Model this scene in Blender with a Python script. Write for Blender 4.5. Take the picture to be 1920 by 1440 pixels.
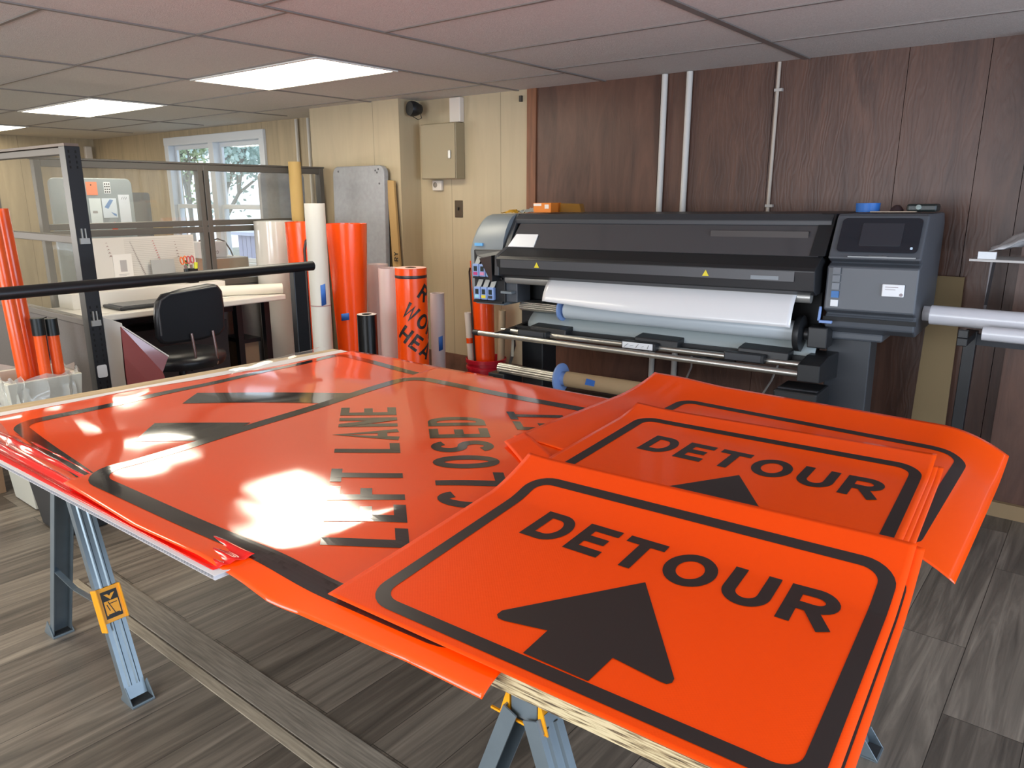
import bpy, bmesh, math, random
from mathutils import Vector, Matrix
random.seed(7)
R = math.radians
S = bpy.context.scene
for o in list(bpy.data.objects): bpy.data.objects.remove(o)
C = S.collection
# ---------------------------------------------------------------- camera, world, light, exposure
EYE = Vector((0, 0, 1.56)); FPX = 1400.0; PITCH = R(14.1); YAW = R(38.8)
cd = bpy.data.cameras.new('camera'); cam = bpy.data.objects.new('camera', cd); C.objects.link(cam)
cam.location = EYE; cam.rotation_euler = (R(90) - PITCH, 0, YAW)
cd.sensor_width = 36; cd.lens = 36 * FPX / 1920; cd.clip_start = 0.02; cd.clip_end = 200
S.camera = cam
w = bpy.data.worlds.new('world'); S.world = w; w.use_nodes = True
bg = w.node_tree.nodes['Background']; bg.inputs[0].default_value = (.72, .86, 1, 1); bg.inputs[1].default_value = 1.1
S.view_settings.view_transform = 'Standard'; S.view_settings.look = 'None'
S.view_settings.exposure = 1.0; S.view_settings.gamma = 1
PANEL = 7.0          # emission of the ceiling light diffusers
def area(name, loc, rot, sx, sy, power, col):
    l = bpy.data.lights.new(name, 'AREA'); l.shape = 'RECTANGLE'; l.size = sx; l.size_y = sy; l.energy = power; l.color = col
    o = bpy.data.objects.new(name, l); C.objects.link(o); o.location = loc; o.rotation_euler = rot; return o
area('fill_west', (-10.6, -2.0, 1.4), (R(90), 0, R(-90)), 2.6, 1.2, 80, (1, .96, .90))  # unseen fill lamp, added to brighten the ceiling at the far left
# daylight coming in through the shop-front windows behind and to the right of the camera
area('daylight_right', (2.72, 1.4, 1.35), (R(90), 0, R(90)), 3.4, 1.7, 80, (.66, .80, 1))
area('daylight_behind', (-1.5, -3.3, 1.35), (R(90), 0, 0), 4.5, 1.6, 110, (.85, .92, 1))

# ---------------------------------------------------------------- measuring helpers (a pixel's ray meets a real plane)
fh = Vector((-math.sin(YAW), math.cos(YAW), 0)); RT = Vector((math.cos(YAW), math.sin(YAW), 0))
FW = fh * math.cos(PITCH) - Vector((0, 0, math.sin(PITCH))); UP = RT.cross(FW)
def ray(x, y): return FW + RT * ((x - 960) / FPX) - UP * ((y - 720) / FPX)
def Zp(x, y, z): d = ray(x, y); return EYE + d * ((z - EYE.z) / d.z)
def Yp(x, y, Y): d = ray(x, y); return EYE + d * (Y / d.y)
def Xp(x, y, X): d = ray(x, y); return EYE + d * (X / d.x)

# ---------------------------------------------------------------- materials
def srgb(h):
    if isinstance(h, str):
        h = h.lstrip('#'); c = [int(h[i:i + 2], 16) / 255 for i in (0, 2, 4)]
    else: c = h
    return tuple((v / 12.92 if v <= .04045 else ((v + .055) / 1.055) ** 2.4) for v in c) + (1,)
MC = {}
def mat(name, col, rough=.5, metal=0, spec=.5, noise=0, nscale=20, bump=0, bscale=80, stretch=None, coat=0, alpha=None, trans=0, emit=0, nbump=None):
    if name in MC: return MC[name]
    m = bpy.data.materials.new(name); m.use_nodes = True; N = m.node_tree.nodes; L = m.node_tree.links
    b = N['Principled BSDF']; c = srgb(col)
    b.inputs['Base Color'].default_value = c; b.inputs['Roughness'].default_value = rough; b.inputs['Metallic'].default_value = metal
    b.inputs['Specular IOR Level'].default_value = spec; b.inputs['Coat Weight'].default_value = coat; b.inputs['Coat Roughness'].default_value = .06
    if trans: b.inputs['Transmission Weight'].default_value = trans
    if alpha is not None: b.inputs['Alpha'].default_value = alpha
    if emit: b.inputs['Emission Color'].default_value = c; b.inputs['Emission Strength'].default_value = emit
    if noise or bump:
        tc = N.new('ShaderNodeTexCoord'); mp = N.new('ShaderNodeMapping'); L.new(tc.outputs['Object'], mp.inputs[0])
        if stretch: mp.inputs['Scale'].default_value = stretch
    if noise:
        n = N.new('ShaderNodeTexNoise'); n.inputs['Scale'].default_value = nscale; n.inputs['Detail'].default_value = 6; L.new(mp.outputs[0], n.inputs[0])
        r = N.new('ShaderNodeValToRGB'); L.new(n.outputs[0], r.inputs[0])
        r.color_ramp.elements[0].position = .3; r.color_ramp.elements[1].position = .7
        r.color_ramp.elements[0].color = tuple(max(0, v * (1 - noise)) for v in c[:3]) + (1,)
        r.color_ramp.elements[1].color = tuple(min(1, v * (1 + noise)) for v in c[:3]) + (1,)
        L.new(r.outputs[0], b.inputs['Base Color'])
    if bump:
        n2 = N.new('ShaderNodeTexNoise'); n2.inputs['Scale'].default_value = bscale; n2.inputs['Detail'].default_value = 4; L.new(mp.outputs[0], n2.inputs[0])
        bp = N.new('ShaderNodeBump'); bp.inputs['Strength'].default_value = bump; bp.inputs['Distance'].default_value = .01
        L.new(n2.outputs[0], bp.inputs['Height']); L.new(bp.outputs[0], b.inputs['Normal'])
    MC[name] = m; return m
def film(name, col, alpha, rough=.08, gloss=1.0):
    """thin clear plastic or glass: light passes straight through, tinted, with a glossy skin"""
    if name in MC: return MC[name]
    m = bpy.data.materials.new(name); m.use_nodes = True; N = m.node_tree.nodes; L = m.node_tree.links
    b = N['Principled BSDF']; b.inputs['Base Color'].default_value = srgb(col); b.inputs['Roughness'].default_value = rough
    out = N['Material Output']; t = N.new('ShaderNodeBsdfTransparent'); mx = N.new('ShaderNodeMixShader')
    geo = N.new('ShaderNodeNewGeometry'); dt = N.new('ShaderNodeVectorMath'); dt.operation = 'DOT_PRODUCT'; L.new(geo.outputs['Incoming'], dt.inputs[0]); L.new(geo.outputs['Normal'], dt.inputs[1])
    ab = N.new('ShaderNodeMath'); ab.operation = 'ABSOLUTE'; L.new(dt.outputs['Value'], ab.inputs[0]); om = N.new('ShaderNodeMath'); om.operation = 'SUBTRACT'; om.inputs[0].default_value = 1; L.new(ab.outputs[0], om.inputs[1])
    pw = N.new('ShaderNodeMath'); pw.operation = 'POWER'; pw.inputs[1].default_value = 5; L.new(om.outputs[0], pw.inputs[0]); fr = N.new('ShaderNodeMath'); fr.operation = 'MULTIPLY_ADD'; fr.inputs[1].default_value = .9; fr.inputs[2].default_value = .045; L.new(pw.outputs[0], fr.inputs[0])
    g = N.new('ShaderNodeBsdfGlossy'); g.inputs['Roughness'].default_value = rough
    mx.inputs[0].default_value = alpha; L.new(t.outputs[0], mx.inputs[1]); L.new(b.outputs[0], mx.inputs[2])
    m2 = N.new('ShaderNodeMixShader'); ml = N.new('ShaderNodeMath'); ml.operation = 'MULTIPLY'; ml.inputs[1].default_value = gloss
    L.new(fr.outputs[0], ml.inputs[0]); L.new(ml.outputs[0], m2.inputs[0]); L.new(mx.outputs[0], m2.inputs[1]); L.new(g.outputs[0], m2.inputs[2])
    L.new(m2.outputs[0], out.inputs['Surface']); MC[name] = m; return m

# ---------------------------------------------------------------- geometry helpers
def bx(bm, a, b, M=None):
    """axis aligned box from corner a to corner b, optionally transformed by M"""
    v = [Vector((x, y, z)) for x in (a[0], b[0]) for y in (a[1], b[1]) for z in (a[2], b[2])]
    if M: v = [M @ p for p in v]
    v = [bm.verts.new(p) for p in v]
    for f in ((0, 1, 3, 2), (4, 6, 7, 5), (0, 4, 5, 1), (2, 3, 7, 6), (0, 2, 6, 4), (1, 5, 7, 3)): bm.faces.new([v[i] for i in f])
def bar(bm, p, q, wx, wy, up=(0, 0, 1)):
    """rectangular bar from p to q"""
    p = Vector(p); q = Vector(q); d = (q - p); ln = d.length; d.normalize(); u = Vector(up)
    s = d.cross(u)
    if s.length < 1e-4: s = d.cross(Vector((0, 1, 0)))
    s.normalize(); t = s.cross(d)
    M = Matrix((s, d, t)).transposed().to_4x4(); M.translation = p
    bx(bm, (-wx / 2, 0, -wy / 2), (wx / 2, ln, wy / 2), M)
def cyl(bm, p, q, r, r2=None, n=24, caps=True):
    p = Vector(p); q = Vector(q); d = (q - p).normalized(); r2 = r if r2 is None else r2
    s = d.orthogonal().normalized(); t = d.cross(s)
    A = [bm.verts.new(p + (s * math.cos(k * 2 * math.pi / n) + t * math.sin(k * 2 * math.pi / n)) * r) for k in range(n)]
    B = [bm.verts.new(q + (s * math.cos(k * 2 * math.pi / n) + t * math.sin(k * 2 * math.pi / n)) * r2) for k in range(n)]
    for k in range(n): bm.faces.new((A[k], A[(k + 1) % n], B[(k + 1) % n], B[k]))
    if caps: bm.faces.new(A[::-1]); bm.faces.new(B)
def lathe(bm, prof, org=(0, 0, 0), n=32, axis=None):
    """prof: list of (r, z) turned about z (or axis vector) at org"""
    org = Vector(org); d = Vector(axis or (0, 0, 1)).normalized(); s = d.orthogonal().normalized(); t = d.cross(s); rows = []
    for r, z in prof: rows.append([bm.verts.new(org + d * z + (s * math.cos(k * 2 * math.pi / n) + t * math.sin(k * 2 * math.pi / n)) * max(r, 1e-4)) for k in range(n)])
    for a, b in zip(rows, rows[1:]):
        for k in range(n): bm.faces.new((a[k], a[(k + 1) % n], b[(k + 1) % n], b[k]))
def tube(bm, pts, r, n=10, caps=True):
    pts = [Vector(p) for p in pts]; rows = []
    s = None
    for i, p in enumerate(pts):
        d = (pts[min(i + 1, len(pts) - 1)] - pts[max(i - 1, 0)]).normalized()
        s = d.orthogonal().normalized() if s is None else (s - d * s.dot(d)).normalized()
        t = d.cross(s); rows.append([bm.verts.new(p + (s * math.cos(k * 2 * math.pi / n) + t * math.sin(k * 2 * math.pi / n)) * r) for k in range(n)])
    for a, b in zip(rows, rows[1:]):
        for k in range(n): bm.faces.new((a[k], a[(k + 1) % n], b[(k + 1) % n], b[k]))
    if caps: bm.faces.new(rows[0][::-1]); bm.faces.new(rows[-1])
def prism(bm, poly, d, M=None):
    """closed polygon of 3D points pushed along vector d"""
    d = Vector(d); A = [Vector(p) for p in poly]; B = [p + d for p in A]
    if M: A = [M @ p for p in A]; B = [M @ p for p in B]
    A = [bm.verts.new(p) for p in A]; B = [bm.verts.new(p) for p in B]; n = len(A)
    bm.faces.new(A); bm.faces.new(B[::-1])
    for k in range(n): bm.faces.new((A[k], A[(k + 1) % n], B[(k + 1) % n], B[k]))
def grid(bm, f, nu, nv):
    V = [[bm.verts.new(f(i / nu, j / nv)) for j in range(nv + 1)] for i in range(nu + 1)]
    for i in range(nu):
        for j in range(nv): bm.faces.new((V[i][j], V[i + 1][j], V[i + 1][j + 1], V[i][j + 1]))
def link(name, bm, m, parent=None, smooth=None, bevel=0, solid=0, M=None):
    bmesh.ops.recalc_face_normals(bm, faces=bm.faces[:])
    me = bpy.data.meshes.new(name); bm.to_mesh(me); bm.free()
    if M is not None: me.transform(M)
    me.materials.append(m); o = bpy.data.objects.new(name, me); C.objects.link(o)
    if parent is not None:
        o.parent = parent
        root = parent if parent.parent is None else parent.parent
        me.transform(root.matrix_basis.inverted())
    if smooth:
        for p in me.polygons: p.use_smooth = True
        try: me.set_sharp_from_angle(angle=R(smooth))
        except Exception: pass
    if solid: s = o.modifiers.new('solid', 'SOLIDIFY'); s.thickness = solid; s.offset = -1
    if bevel: b = o.modifiers.new('bevel', 'BEVEL'); b.width = bevel; b.segments = 2; b.limit_method = 'ANGLE'; b.angle_limit = R(40)
    return o
def thing(name, label, cat, loc=(0, 0, 0), rz=0, group=None, rot=None):
    o = bpy.data.objects.new(name, None); C.objects.link(o); o.location = loc; o.rotation_euler = rot or (0, 0, rz)
    o.matrix_basis = Matrix.LocRotScale(Vector(loc), o.rotation_euler, None); o['label'] = label; o['category'] = cat
    o.empty_display_size = .1
    if group: o['group'] = group
    return o
def tag(o, label, cat, group=None):
    if o.type == 'MESH' and o.data.vertices:      # put the origin at the middle of the base
        v = [p.co for p in o.data.vertices]; lo = [min(p[i] for p in v) for i in range(3)]; hi = [max(p[i] for p in v) for i in range(3)]
        c = Vector(((lo[0] + hi[0]) / 2, (lo[1] + hi[1]) / 2, lo[2])); o.data.transform(Matrix.Translation(-c)); o.location = c; o.matrix_basis = Matrix.Translation(c)
    o['label'] = label; o['category'] = cat
    if group: o['group'] = group
    return o
def struct(o): o['kind'] = 'structure'; return o
def B(): return bmesh.new()
def box_thing(name, a, b, m, parent=None, bevel=0, M=None):
    bm = B(); bx(bm, a, b, M); return link(name, bm, m, parent, bevel=bevel)

# ---------------------------------------------------------------- lettering: stroked glyphs
def arc(cx, cy, rx, ry, a0, a1, n=14):
    return [(cx + rx * math.cos(R(a0 + (a1 - a0) * k / n)), cy + ry * math.sin(R(a0 + (a1 - a0) * k / n))) for k in range(n + 1)]
def glyph(ch, W, s):
    """centre-line paths of a capital in a W x 1 box with stroke s: list of (points, closed)"""
    a = s / 2; r = W - a; t = 1 - a; b = a; m = .5
    if ch == 'L': return [([(a, 1), (a, b), (W, b)], 0)]
    if ch == 'E': return [([(W, t), (a, t), (a, b), (W, b)], 0), ([(a, m), (W * .88, m)], 0)]
    if ch == 'F': return [([(W, t), (a, t), (a, 0)], 0), ([(a, m), (W * .85, m)], 0)]
    if ch == 'T': return [([(0, t), (W, t)], 0), ([(W / 2, t), (W / 2, 0)], 0)]
    if ch == 'N': return [([(a, 0), (a, 1)], 0), ([(r, 0), (r, 1)], 0), ([(a, 1 - a * .6), (r, a * .6)], 0)]
    if ch == 'A': return [([(a * .9, 0), (W / 2, t + a * .6), (W - a * .9, 0)], 0), ([(W * .25, .26), (W * .75, .26)], 0)]
    if ch == 'H': return [([(a, 0), (a, 1)], 0), ([(r, 0), (r, 1)], 0), ([(a, m), (r, m)], 0)]
    if ch == 'W': return [([(a * .7, 1), (W * .28, a * .7), (W / 2, .85), (W * .72, a * .7), (W - a * .7, 1)], 0)]
    if ch == 'Y': return [([(a * .7, 1), (W / 2, .45), (W - a * .7, 1)], 0), ([(W / 2, .5), (W / 2, 0)], 0)]
    if ch == 'K': return [([(a, 0), (a, 1)], 0), ([(r, 1), (a, .42)], 0), ([(W * .4, .55), (r, 0)], 0)]
    if ch == 'I': return [([(W / 2, 0), (W / 2, 1)], 0)]
    if ch == 'M': return [([(a, 0), (a, t), (W / 2, .3), (r, t), (r, 0)], 0)]
    if ch == 'V': return [([(a * .7, 1), (W / 2, a * .5), (W - a * .7, 1)], 0)]
    if ch == 'O': return [(arc(W / 2, .5, (r - a) / 2, (t - b) / 2, 0, 360, 36)[:-1], 1)]
    if ch == 'C': return [(arc(W / 2, .5, (r - a) / 2, (t - b) / 2, 42, 318, 26), 0)]
    if ch == 'D':
        return [([(a, b)] + arc(W * .48, .5, r - W * .48, .5 - a, -90, 90, 18) + [(a, t)], 1)]
    if ch == 'U':
        rr = (r - a) / 2; return [([(a, 1)] + arc(W / 2, rr + a if rr + a < .5 else .45, rr, (rr if rr + a < .5 else .45 - a), 180, 360, 18) + [(r, 1)], 0)]
    if ch == 'R': return [([(a, 0), (a, 1)], 0), ([(a, t)] + arc(W * .55, .5 + (t - .5) * .5 + .0, r - W * .55, (t - .5 + a * .3) / 2, 90, -90, 12) + [(a, .5 - a * .15)], 0), ([(W * .5, .48), (W - a * .85, 0)], 0)]
    if ch == 'P': return [([(a, 0), (a, 1)], 0), ([(a, t)] + arc(W * .55, .5 + (t - .5) * .5, r - W * .55, (t - .5 + a * .3) / 2, 90, -90, 12) + [(a, .5 - a * .15)], 0)]
    if ch == 'S':
        rr = (r - a) / 2; h = (t - b) / 4
        return [(arc(W / 2, t - h, rr, h, 25, 270, 16) + arc(W / 2, b + h, rr, h, 90, -155, 16)[1:], 0)]
    return []
def stroke(bm, pts, closed, s, place, seg=.12, across=1):
    P = [Vector((x, y, 0)) for x, y in pts]; n = len(P)
    L_, R_ = [], []
    for i in range(n):
        if closed: d0 = (P[i] - P[i - 1]).normalized(); d1 = (P[(i + 1) % n] - P[i]).normalized()
        else:
            d0 = (P[i] - P[i - 1]).normalized() if i else None; d1 = (P[i + 1] - P[i]).normalized() if i < n - 1 else None
            d0 = d0 or d1; d1 = d1 or d0
        n0 = Vector((-d0.y, d0.x, 0)); n1 = Vector((-d1.y, d1.x, 0)); mm = (n0 + n1)
        mm = mm / max(mm.dot(n0), .25); off = mm * (s / 2); L_.append(P[i] + off); R_.append(P[i] - off)
    idx = list(range(n)) + ([0] if closed else [])
    for i, j in zip(idx, idx[1:]):
        k = max(1, int((P[j] - P[i]).length / seg))
        for q in range(k):
            a, b = q / k, (q + 1) / k
            for h in range(across):
                h0, h1 = h / across, (h + 1) / across; la, lb_, ra, rb = L_[i].lerp(L_[j], a), L_[i].lerp(L_[j], b), R_[i].lerp(R_[j], a), R_[i].lerp(R_[j], b)
                bm.faces.new([bm.verts.new(place(*p)) for p in (la.lerp(ra, h0)[:2], lb_.lerp(rb, h0)[:2], lb_.lerp(rb, h1)[:2], la.lerp(ra, h1)[:2])])
def text(bm, string, widths, s, gap, place, total=None, seg=.12):
    """place(u, v): u along the line in cap heights, v up in cap heights"""
    wsum = sum(widths.get(c, .6) for c in string) + gap * (len(string) - 1); k = (total / wsum) if total else 1; u = 0
    for c in string:
        Wd = widths.get(c, .6)
        if c != ' ':
            for pts, cl in glyph(c, Wd * k, s): stroke(bm, pts, cl, s, (lambda x, y, u=u: place(u + x, y)), seg)
        u += (Wd + gap) * k
def poly_fill(bm, pts, place, cell=.03):
    """fill a 2D polygon with small faces so that it can follow a curved sheet"""
    t = bmesh.new(); t.faces.new([t.verts.new((x, y, 0)) for x, y in pts])
    bmesh.ops.triangulate(t, faces=t.faces[:])
    for _ in range(7):
        e = [e for e in t.edges if e.calc_length() > cell]
        if not e: break
        bmesh.ops.subdivide_edges(t, edges=e, cuts=1, use_grid_fill=False); bmesh.ops.triangulate(t, faces=[f for f in t.faces if len(f.verts) > 3])
    vm = {v: bm.verts.new(place(v.co.x, v.co.y)) for v in t.verts}
    for f in t.faces:
        try: bm.faces.new([vm[v] for v in f.verts])
        except ValueError: pass
    t.free()
def rounded(x0, y0, x1, y1, r, n=6):
    p = []
    for cx, cy, a in ((x1 - r, y1 - r, 0), (x0 + r, y1 - r, 90), (x0 + r, y0 + r, 180), (x1 - r, y0 + r, 270)):
        p += arc(cx, cy, r, r, a, a + 90, n)
    return p

# ================================================================ THE ROOM
CEIL = 2.29; WY = 4.42; XL = -10.85; XR = 2.8; YN = -3.4; WWY = 4.62
# ---- floor: grey-brown vinyl planks
def floor_mat():
    m = bpy.data.materials.new('vinyl_planks'); m.use_nodes = True; N = m.node_tree.nodes; L = m.node_tree.links; b = N['Principled BSDF']
    tc = N.new('ShaderNodeTexCoord'); mp = N.new('ShaderNodeMapping'); mp.inputs['Rotation'].default_value = (0, 0, R(90)); L.new(tc.outputs['Object'], mp.inputs[0])
    br = N.new('ShaderNodeTexBrick'); br.offset = .37; br.offset_frequency = 2; L.new(mp.outputs[0], br.inputs[0])
    br.inputs['Scale'].default_value = 1; br.inputs['Brick Width'].default_value = 1.2; br.inputs['Row Height'].default_value = .213
    br.inputs['Mortar Size'].default_value = .0012; br.inputs['Mortar Smooth'].default_value = .1; br.inputs['Bias'].default_value = 0
    br.inputs['Color1'].default_value = (0, 0, 0, 1); br.inputs['Color2'].default_value = (1, 1, 1, 1); br.inputs['Mortar'].default_value = (.5, .5, .5, 1)
    # streaky grain stretched along the plank (world y), shifted plank by plank
    mp2 = N.new('ShaderNodeMapping'); mp2.inputs['Scale'].default_value = (26, 1.3, 1); L.new(tc.outputs['Object'], mp2.inputs[0])
    ad = N.new('ShaderNodeVectorMath'); ad.operation = 'ADD'; L.new(mp2.outputs[0], ad.inputs[0])
    sc = N.new('ShaderNodeVectorMath'); sc.operation = 'SCALE'; sc.inputs['Scale'].default_value = 37; L.new(br.outputs['Color'], sc.inputs[0]); L.new(sc.outputs[0], ad.inputs[1])
    n1 = N.new('ShaderNodeTexNoise'); n1.inputs['Scale'].default_value = 1; n1.inputs['Detail'].default_value = 8; n1.inputs['Roughness'].default_value = .62; n1.inputs['Distortion'].default_value = .8; L.new(ad.outputs[0], n1.inputs[0])
    r1 = N.new('ShaderNodeValToRGB'); L.new(n1.outputs[0], r1.inputs[0]); e = r1.color_ramp.elements
    e[0].position = .28; e[0].color = srgb('#5a5651'); e[1].position = .75; e[1].color = srgb('#aaa297')
    e2 = r1.color_ramp.elements.new(.5); e2.color = srgb('#807971')
    r2 = N.new('ShaderNodeValToRGB'); L.new(br.outputs['Color'], r2.inputs[0]); e = r2.color_ramp.elements
    e[0].color = srgb('#b0aaa4'); e[1].color = srgb('#f2ece4')
    mx = N.new('ShaderNodeMix'); mx.data_type = 'RGBA'; mx.blend_type = 'MULTIPLY'; mx.inputs[0].default_value = 1; L.new(r1.outputs[0], mx.inputs[6]); L.new(r2.outputs[0], mx.inputs[7])
    m3 = N.new('ShaderNodeMix'); m3.data_type = 'RGBA'; L.new(br.outputs['Fac'], m3.inputs[0]); L.new(mx.outputs[2], m3.inputs[6]); m3.inputs[7].default_value = srgb('#2a2622'); L.new(m3.outputs[2], b.inputs['Base Color'])
    b.inputs['Roughness'].default_value = .38; b.inputs['Specular IOR Level'].default_value = .45
    bp = N.new('ShaderNodeBump'); bp.inputs['Strength'].default_value = .25; bp.inputs['Distance'].default_value = .004; L.new(n1.outputs[0], bp.inputs['Height']); L.new(bp.outputs[0], b.inputs['Normal'])
    return m
struct(box_thing('floor', (XL - .2, YN - .2, -.1), (XR + .2, WWY + .2, 0), floor_mat()))
tmat = mat('threshold_wood', '#7e766b', .5, noise=.35, nscale=6, stretch=(1.2, 22, 1))
struct(box_thing('trim_1', (-3.13, 1.078, 0), (.6, 1.188, .005), tmat, bevel=.002))
struct(box_thing('trim_2', (-3.2, 1.032, 0), (.6, 1.072, .004), mat('threshold_edge', '#9c917f', .5, noise=.3, nscale=6, stretch=(1.2, 22, 1)), bevel=.002))

# ---- ceiling: lay-in tiles in a metal grid
cm = mat('ceiling_tile', '#d3cfca', .95, spec=.1, noise=.10, nscale=160, bump=.35, bscale=240)
struct(box_thing('ceiling', (XL - .2, YN - .2, CEIL), (XR + .2, WWY + .2, CEIL + .1), cm))
bm = B(); TX = [-9.3, -7.72, -6.25, -4.82, -3.5, -2.78, -1.49, -.2, 1.1]
for x in TX: hw = .019 if x == -1.49 else .011; bx(bm, (x - hw, YN, CEIL - .006), (x + hw, WY, CEIL + .001))
rows = {(-9.3, -7.72): (2.03, 2.67, 3.3, 3.95), (-7.72, -6.25): (2.03, 2.67, 3.29, 3.95), (-6.25, -4.82): (.7, 1.36, 2.02, 2.67, 3.29, 4.05), (-4.82, -3.5): (.7, 1.36, 2.01, 2.68, 3.29, 4.05),
        (-3.5, -2.78): (2.01, 3.98), (-2.78, -1.49): (1.2, 1.88, 2.52, 3.2, 3.83), (-1.49, -.2): (1.2, 1.88, 2.55, 3.21, 3.84), (-.2, 1.1): (1.88, 2.55, 3.2, 3.84)}
for (x0, x1), ys in rows.items():
    for y in ys: bx(bm, (x0, y - .008, CEIL - .005), (x1, y + .008, CEIL + .001))
struct(link('trim_3', bm, mat('grid_metal', '#827c78', .45, metal=.2)))
# beige tiles over the corner by the panel
# ---- beige panelled walls
def panel_wall_mat(name, c, period, bump=.2, dark=.55, rough=.5, noise=.12, off=0.0, axis=0):
    m = bpy.data.materials.new(name); m.use_nodes = True; N = m.node_tree.nodes; L = m.node_tree.links; b = N['Principled BSDF']
    tc = N.new('ShaderNodeTexCoord'); mp = N.new('ShaderNodeMapping'); mp.inputs['Scale'].default_value = (7, 7, .9); L.new(tc.outputs['Object'], mp.inputs[0])
    n = N.new('ShaderNodeTexNoise'); n.inputs['Scale'].default_value = 1.4; n.inputs['Detail'].default_value = 5; n.inputs['Distortion'].default_value = 1.2; L.new(mp.outputs[0], n.inputs[0])
    r = N.new('ShaderNodeValToRGB'); cc = srgb(c); e = r.color_ramp.elements; e[0].position = .3; e[1].position = .7
    e[0].color = tuple(v * (1 - noise) for v in cc[:3]) + (1,); e[1].color = tuple(min(1, v * (1 + noise)) for v in cc[:3]) + (1,); L.new(n.outputs[0], r.inputs[0])
    sp = N.new('ShaderNodeSeparateXYZ'); L.new(tc.outputs['Object'], sp.inputs[0])
    md = N.new('ShaderNodeMath'); md.operation = 'PINGPONG'; md.inputs[1].default_value = period / 2; a0 = N.new('ShaderNodeMath'); a0.operation = 'ADD'; a0.inputs[1].default_value = off + 100 * period
    L.new(sp.outputs[axis], a0.inputs[0]); L.new(a0.outputs[0], md.inputs[0])
    lt = N.new('ShaderNodeMath'); lt.operation = 'LESS_THAN'; lt.inputs[1].default_value = .0025; L.new(md.outputs[0], lt.inputs[0])
    mx = N.new('ShaderNodeMix'); mx.data_type = 'RGBA'; L.new(lt.outputs[0], mx.inputs[0]); L.new(r.outputs[0], mx.inputs[6]); mx.inputs[7].default_value = tuple(v * dark for v in cc[:3]) + (1,)
    L.new(mx.outputs[2], b.inputs['Base Color']); b.inputs['Roughness'].default_value = rough
    bp = N.new('ShaderNodeBump'); bp.inputs['Strength'].default_value = bump; bp.inputs['Distance'].default_value = .005
    mp2 = N.new('ShaderNodeMapping'); mp2.inputs['Scale'].default_value = (30, 30, 3); L.new(tc.outputs['Object'], mp2.inputs[0]); n3 = N.new('ShaderNodeTexNoise'); n3.inputs['Scale'].default_value = 1; n3.inputs['Distortion'].default_value = 1.5; L.new(mp2.outputs[0], n3.inputs[0])
    L.new(n3.outputs[0], bp.inputs['Height']); L.new(bp.outputs[0], b.inputs['Normal']); return m
beige = panel_wall_mat('beige_panelling', '#b2a286', .62, off=.15)
beige_y = panel_wall_mat('beige_panelling_side', '#b2a286', .62, axis=1)
struct(box_thing('wall_west', (XL - .1, YN, 0), (XL, WWY, CEIL), beige_y))
# window wall with an opening
wx0, wx1, wz0, wz1 = -8.86, -6.98, .86, 2.14
bm = B(); bx(bm, (XL, WWY, 0), (wx0, WWY + .12, CEIL)); bx(bm, (wx1, WWY, 0), (-5.61, WWY + .12, CEIL)); bx(bm, (wx0, WWY, 0), (wx1, WWY + .12, wz0)); bx(bm, (wx0, WWY, wz1), (wx1, WWY + .12, CEIL))
struct(link('wall_north', bm, beige))
struct(box_thing('wall_pier', (-5.61, 4.2, 0), (-4.5, WWY + .12, CEIL), panel_wall_mat('beige_smooth', '#b9a98b', 2.4, bump=.05, noise=.06)))
struct(box_thing('wall_alcove', (-4.5, WY, 0), (-3.41, WY + .12, CEIL), panel_wall_mat('beige_alcove', '#b9a98b', .5, off=.16, bump=.05, noise=.05)))
# ---- dark brown varnished plywood wall
def brown_mat():
    m = bpy.data.materials.new('varnished_plywood'); m.use_nodes = True; N = m.node_tree.nodes; L = m.node_tree.links; b = N['Principled BSDF']
    tc = N.new('ShaderNodeTexCoord'); mp = N.new('ShaderNodeMapping'); mp.inputs['Scale'].default_value = (5, 5, .8); L.new(tc.outputs['Object'], mp.inputs[0])
    n = N.new('ShaderNodeTexNoise'); n.inputs['Scale'].default_value = 1.5; n.inputs['Detail'].default_value = 8; n.inputs['Roughness'].default_value = .6; n.inputs['Distortion'].default_value = 1.5; L.new(mp.outputs[0], n.inputs[0])
    r = N.new('ShaderNodeValToRGB'); e = r.color_ramp.elements; e[0].position = .28; e[0].color = srgb('#452e26'); e[1].position = .75; e[1].color = srgb('#6b4a3b'); L.new(n.outputs[0], r.inputs[0])
    L.new(r.outputs[0], b.inputs['Base Color'])
    wv = N.new('ShaderNodeTexWave'); wv.inputs['Scale'].default_value = 2.2; wv.inputs['Distortion'].default_value = 22; wv.inputs['Detail'].default_value = 3; wv.inputs['Detail Scale'].default_value = 1.1
    mp2 = N.new('ShaderNodeMapping'); mp2.inputs['Scale'].default_value = (5, 5, 1.3); L.new(tc.outputs['Object'], mp2.inputs[0]); L.new(mp2.outputs[0], wv.inputs[0])
    bp = N.new('ShaderNodeBump'); bp.inputs['Strength'].default_value = .07; bp.inputs['Distance'].default_value = .006; L.new(wv.outputs['Color'], bp.inputs['Height']); L.new(bp.outputs[0], b.inputs['Normal'])
    b.inputs['Roughness'].default_value = .40; b.inputs['Specular IOR Level'].default_value = .45; return m
brown = brown_mat()
bm = B(); seams = [-3.33, -2.45, -1.75, -1.01, -.66, -.47, -.3, .9, XR]
seams = [-3.33, -2.37, -1.66, -.98, -.62, -.42, .8, XR]
for a, b_ in zip(seams, seams[1:]): bx(bm, (a + .0015, WY, 0), (b_ - .0015, WY + .1, CEIL))
struct(link('wall_brown', bm, brown))
struct(box_thing('wall_brown_backing', (-3.41, WY + .1, 0), (XR, WY + .14, CEIL), mat('seam_dark', '#1c1512', .9)))
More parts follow.
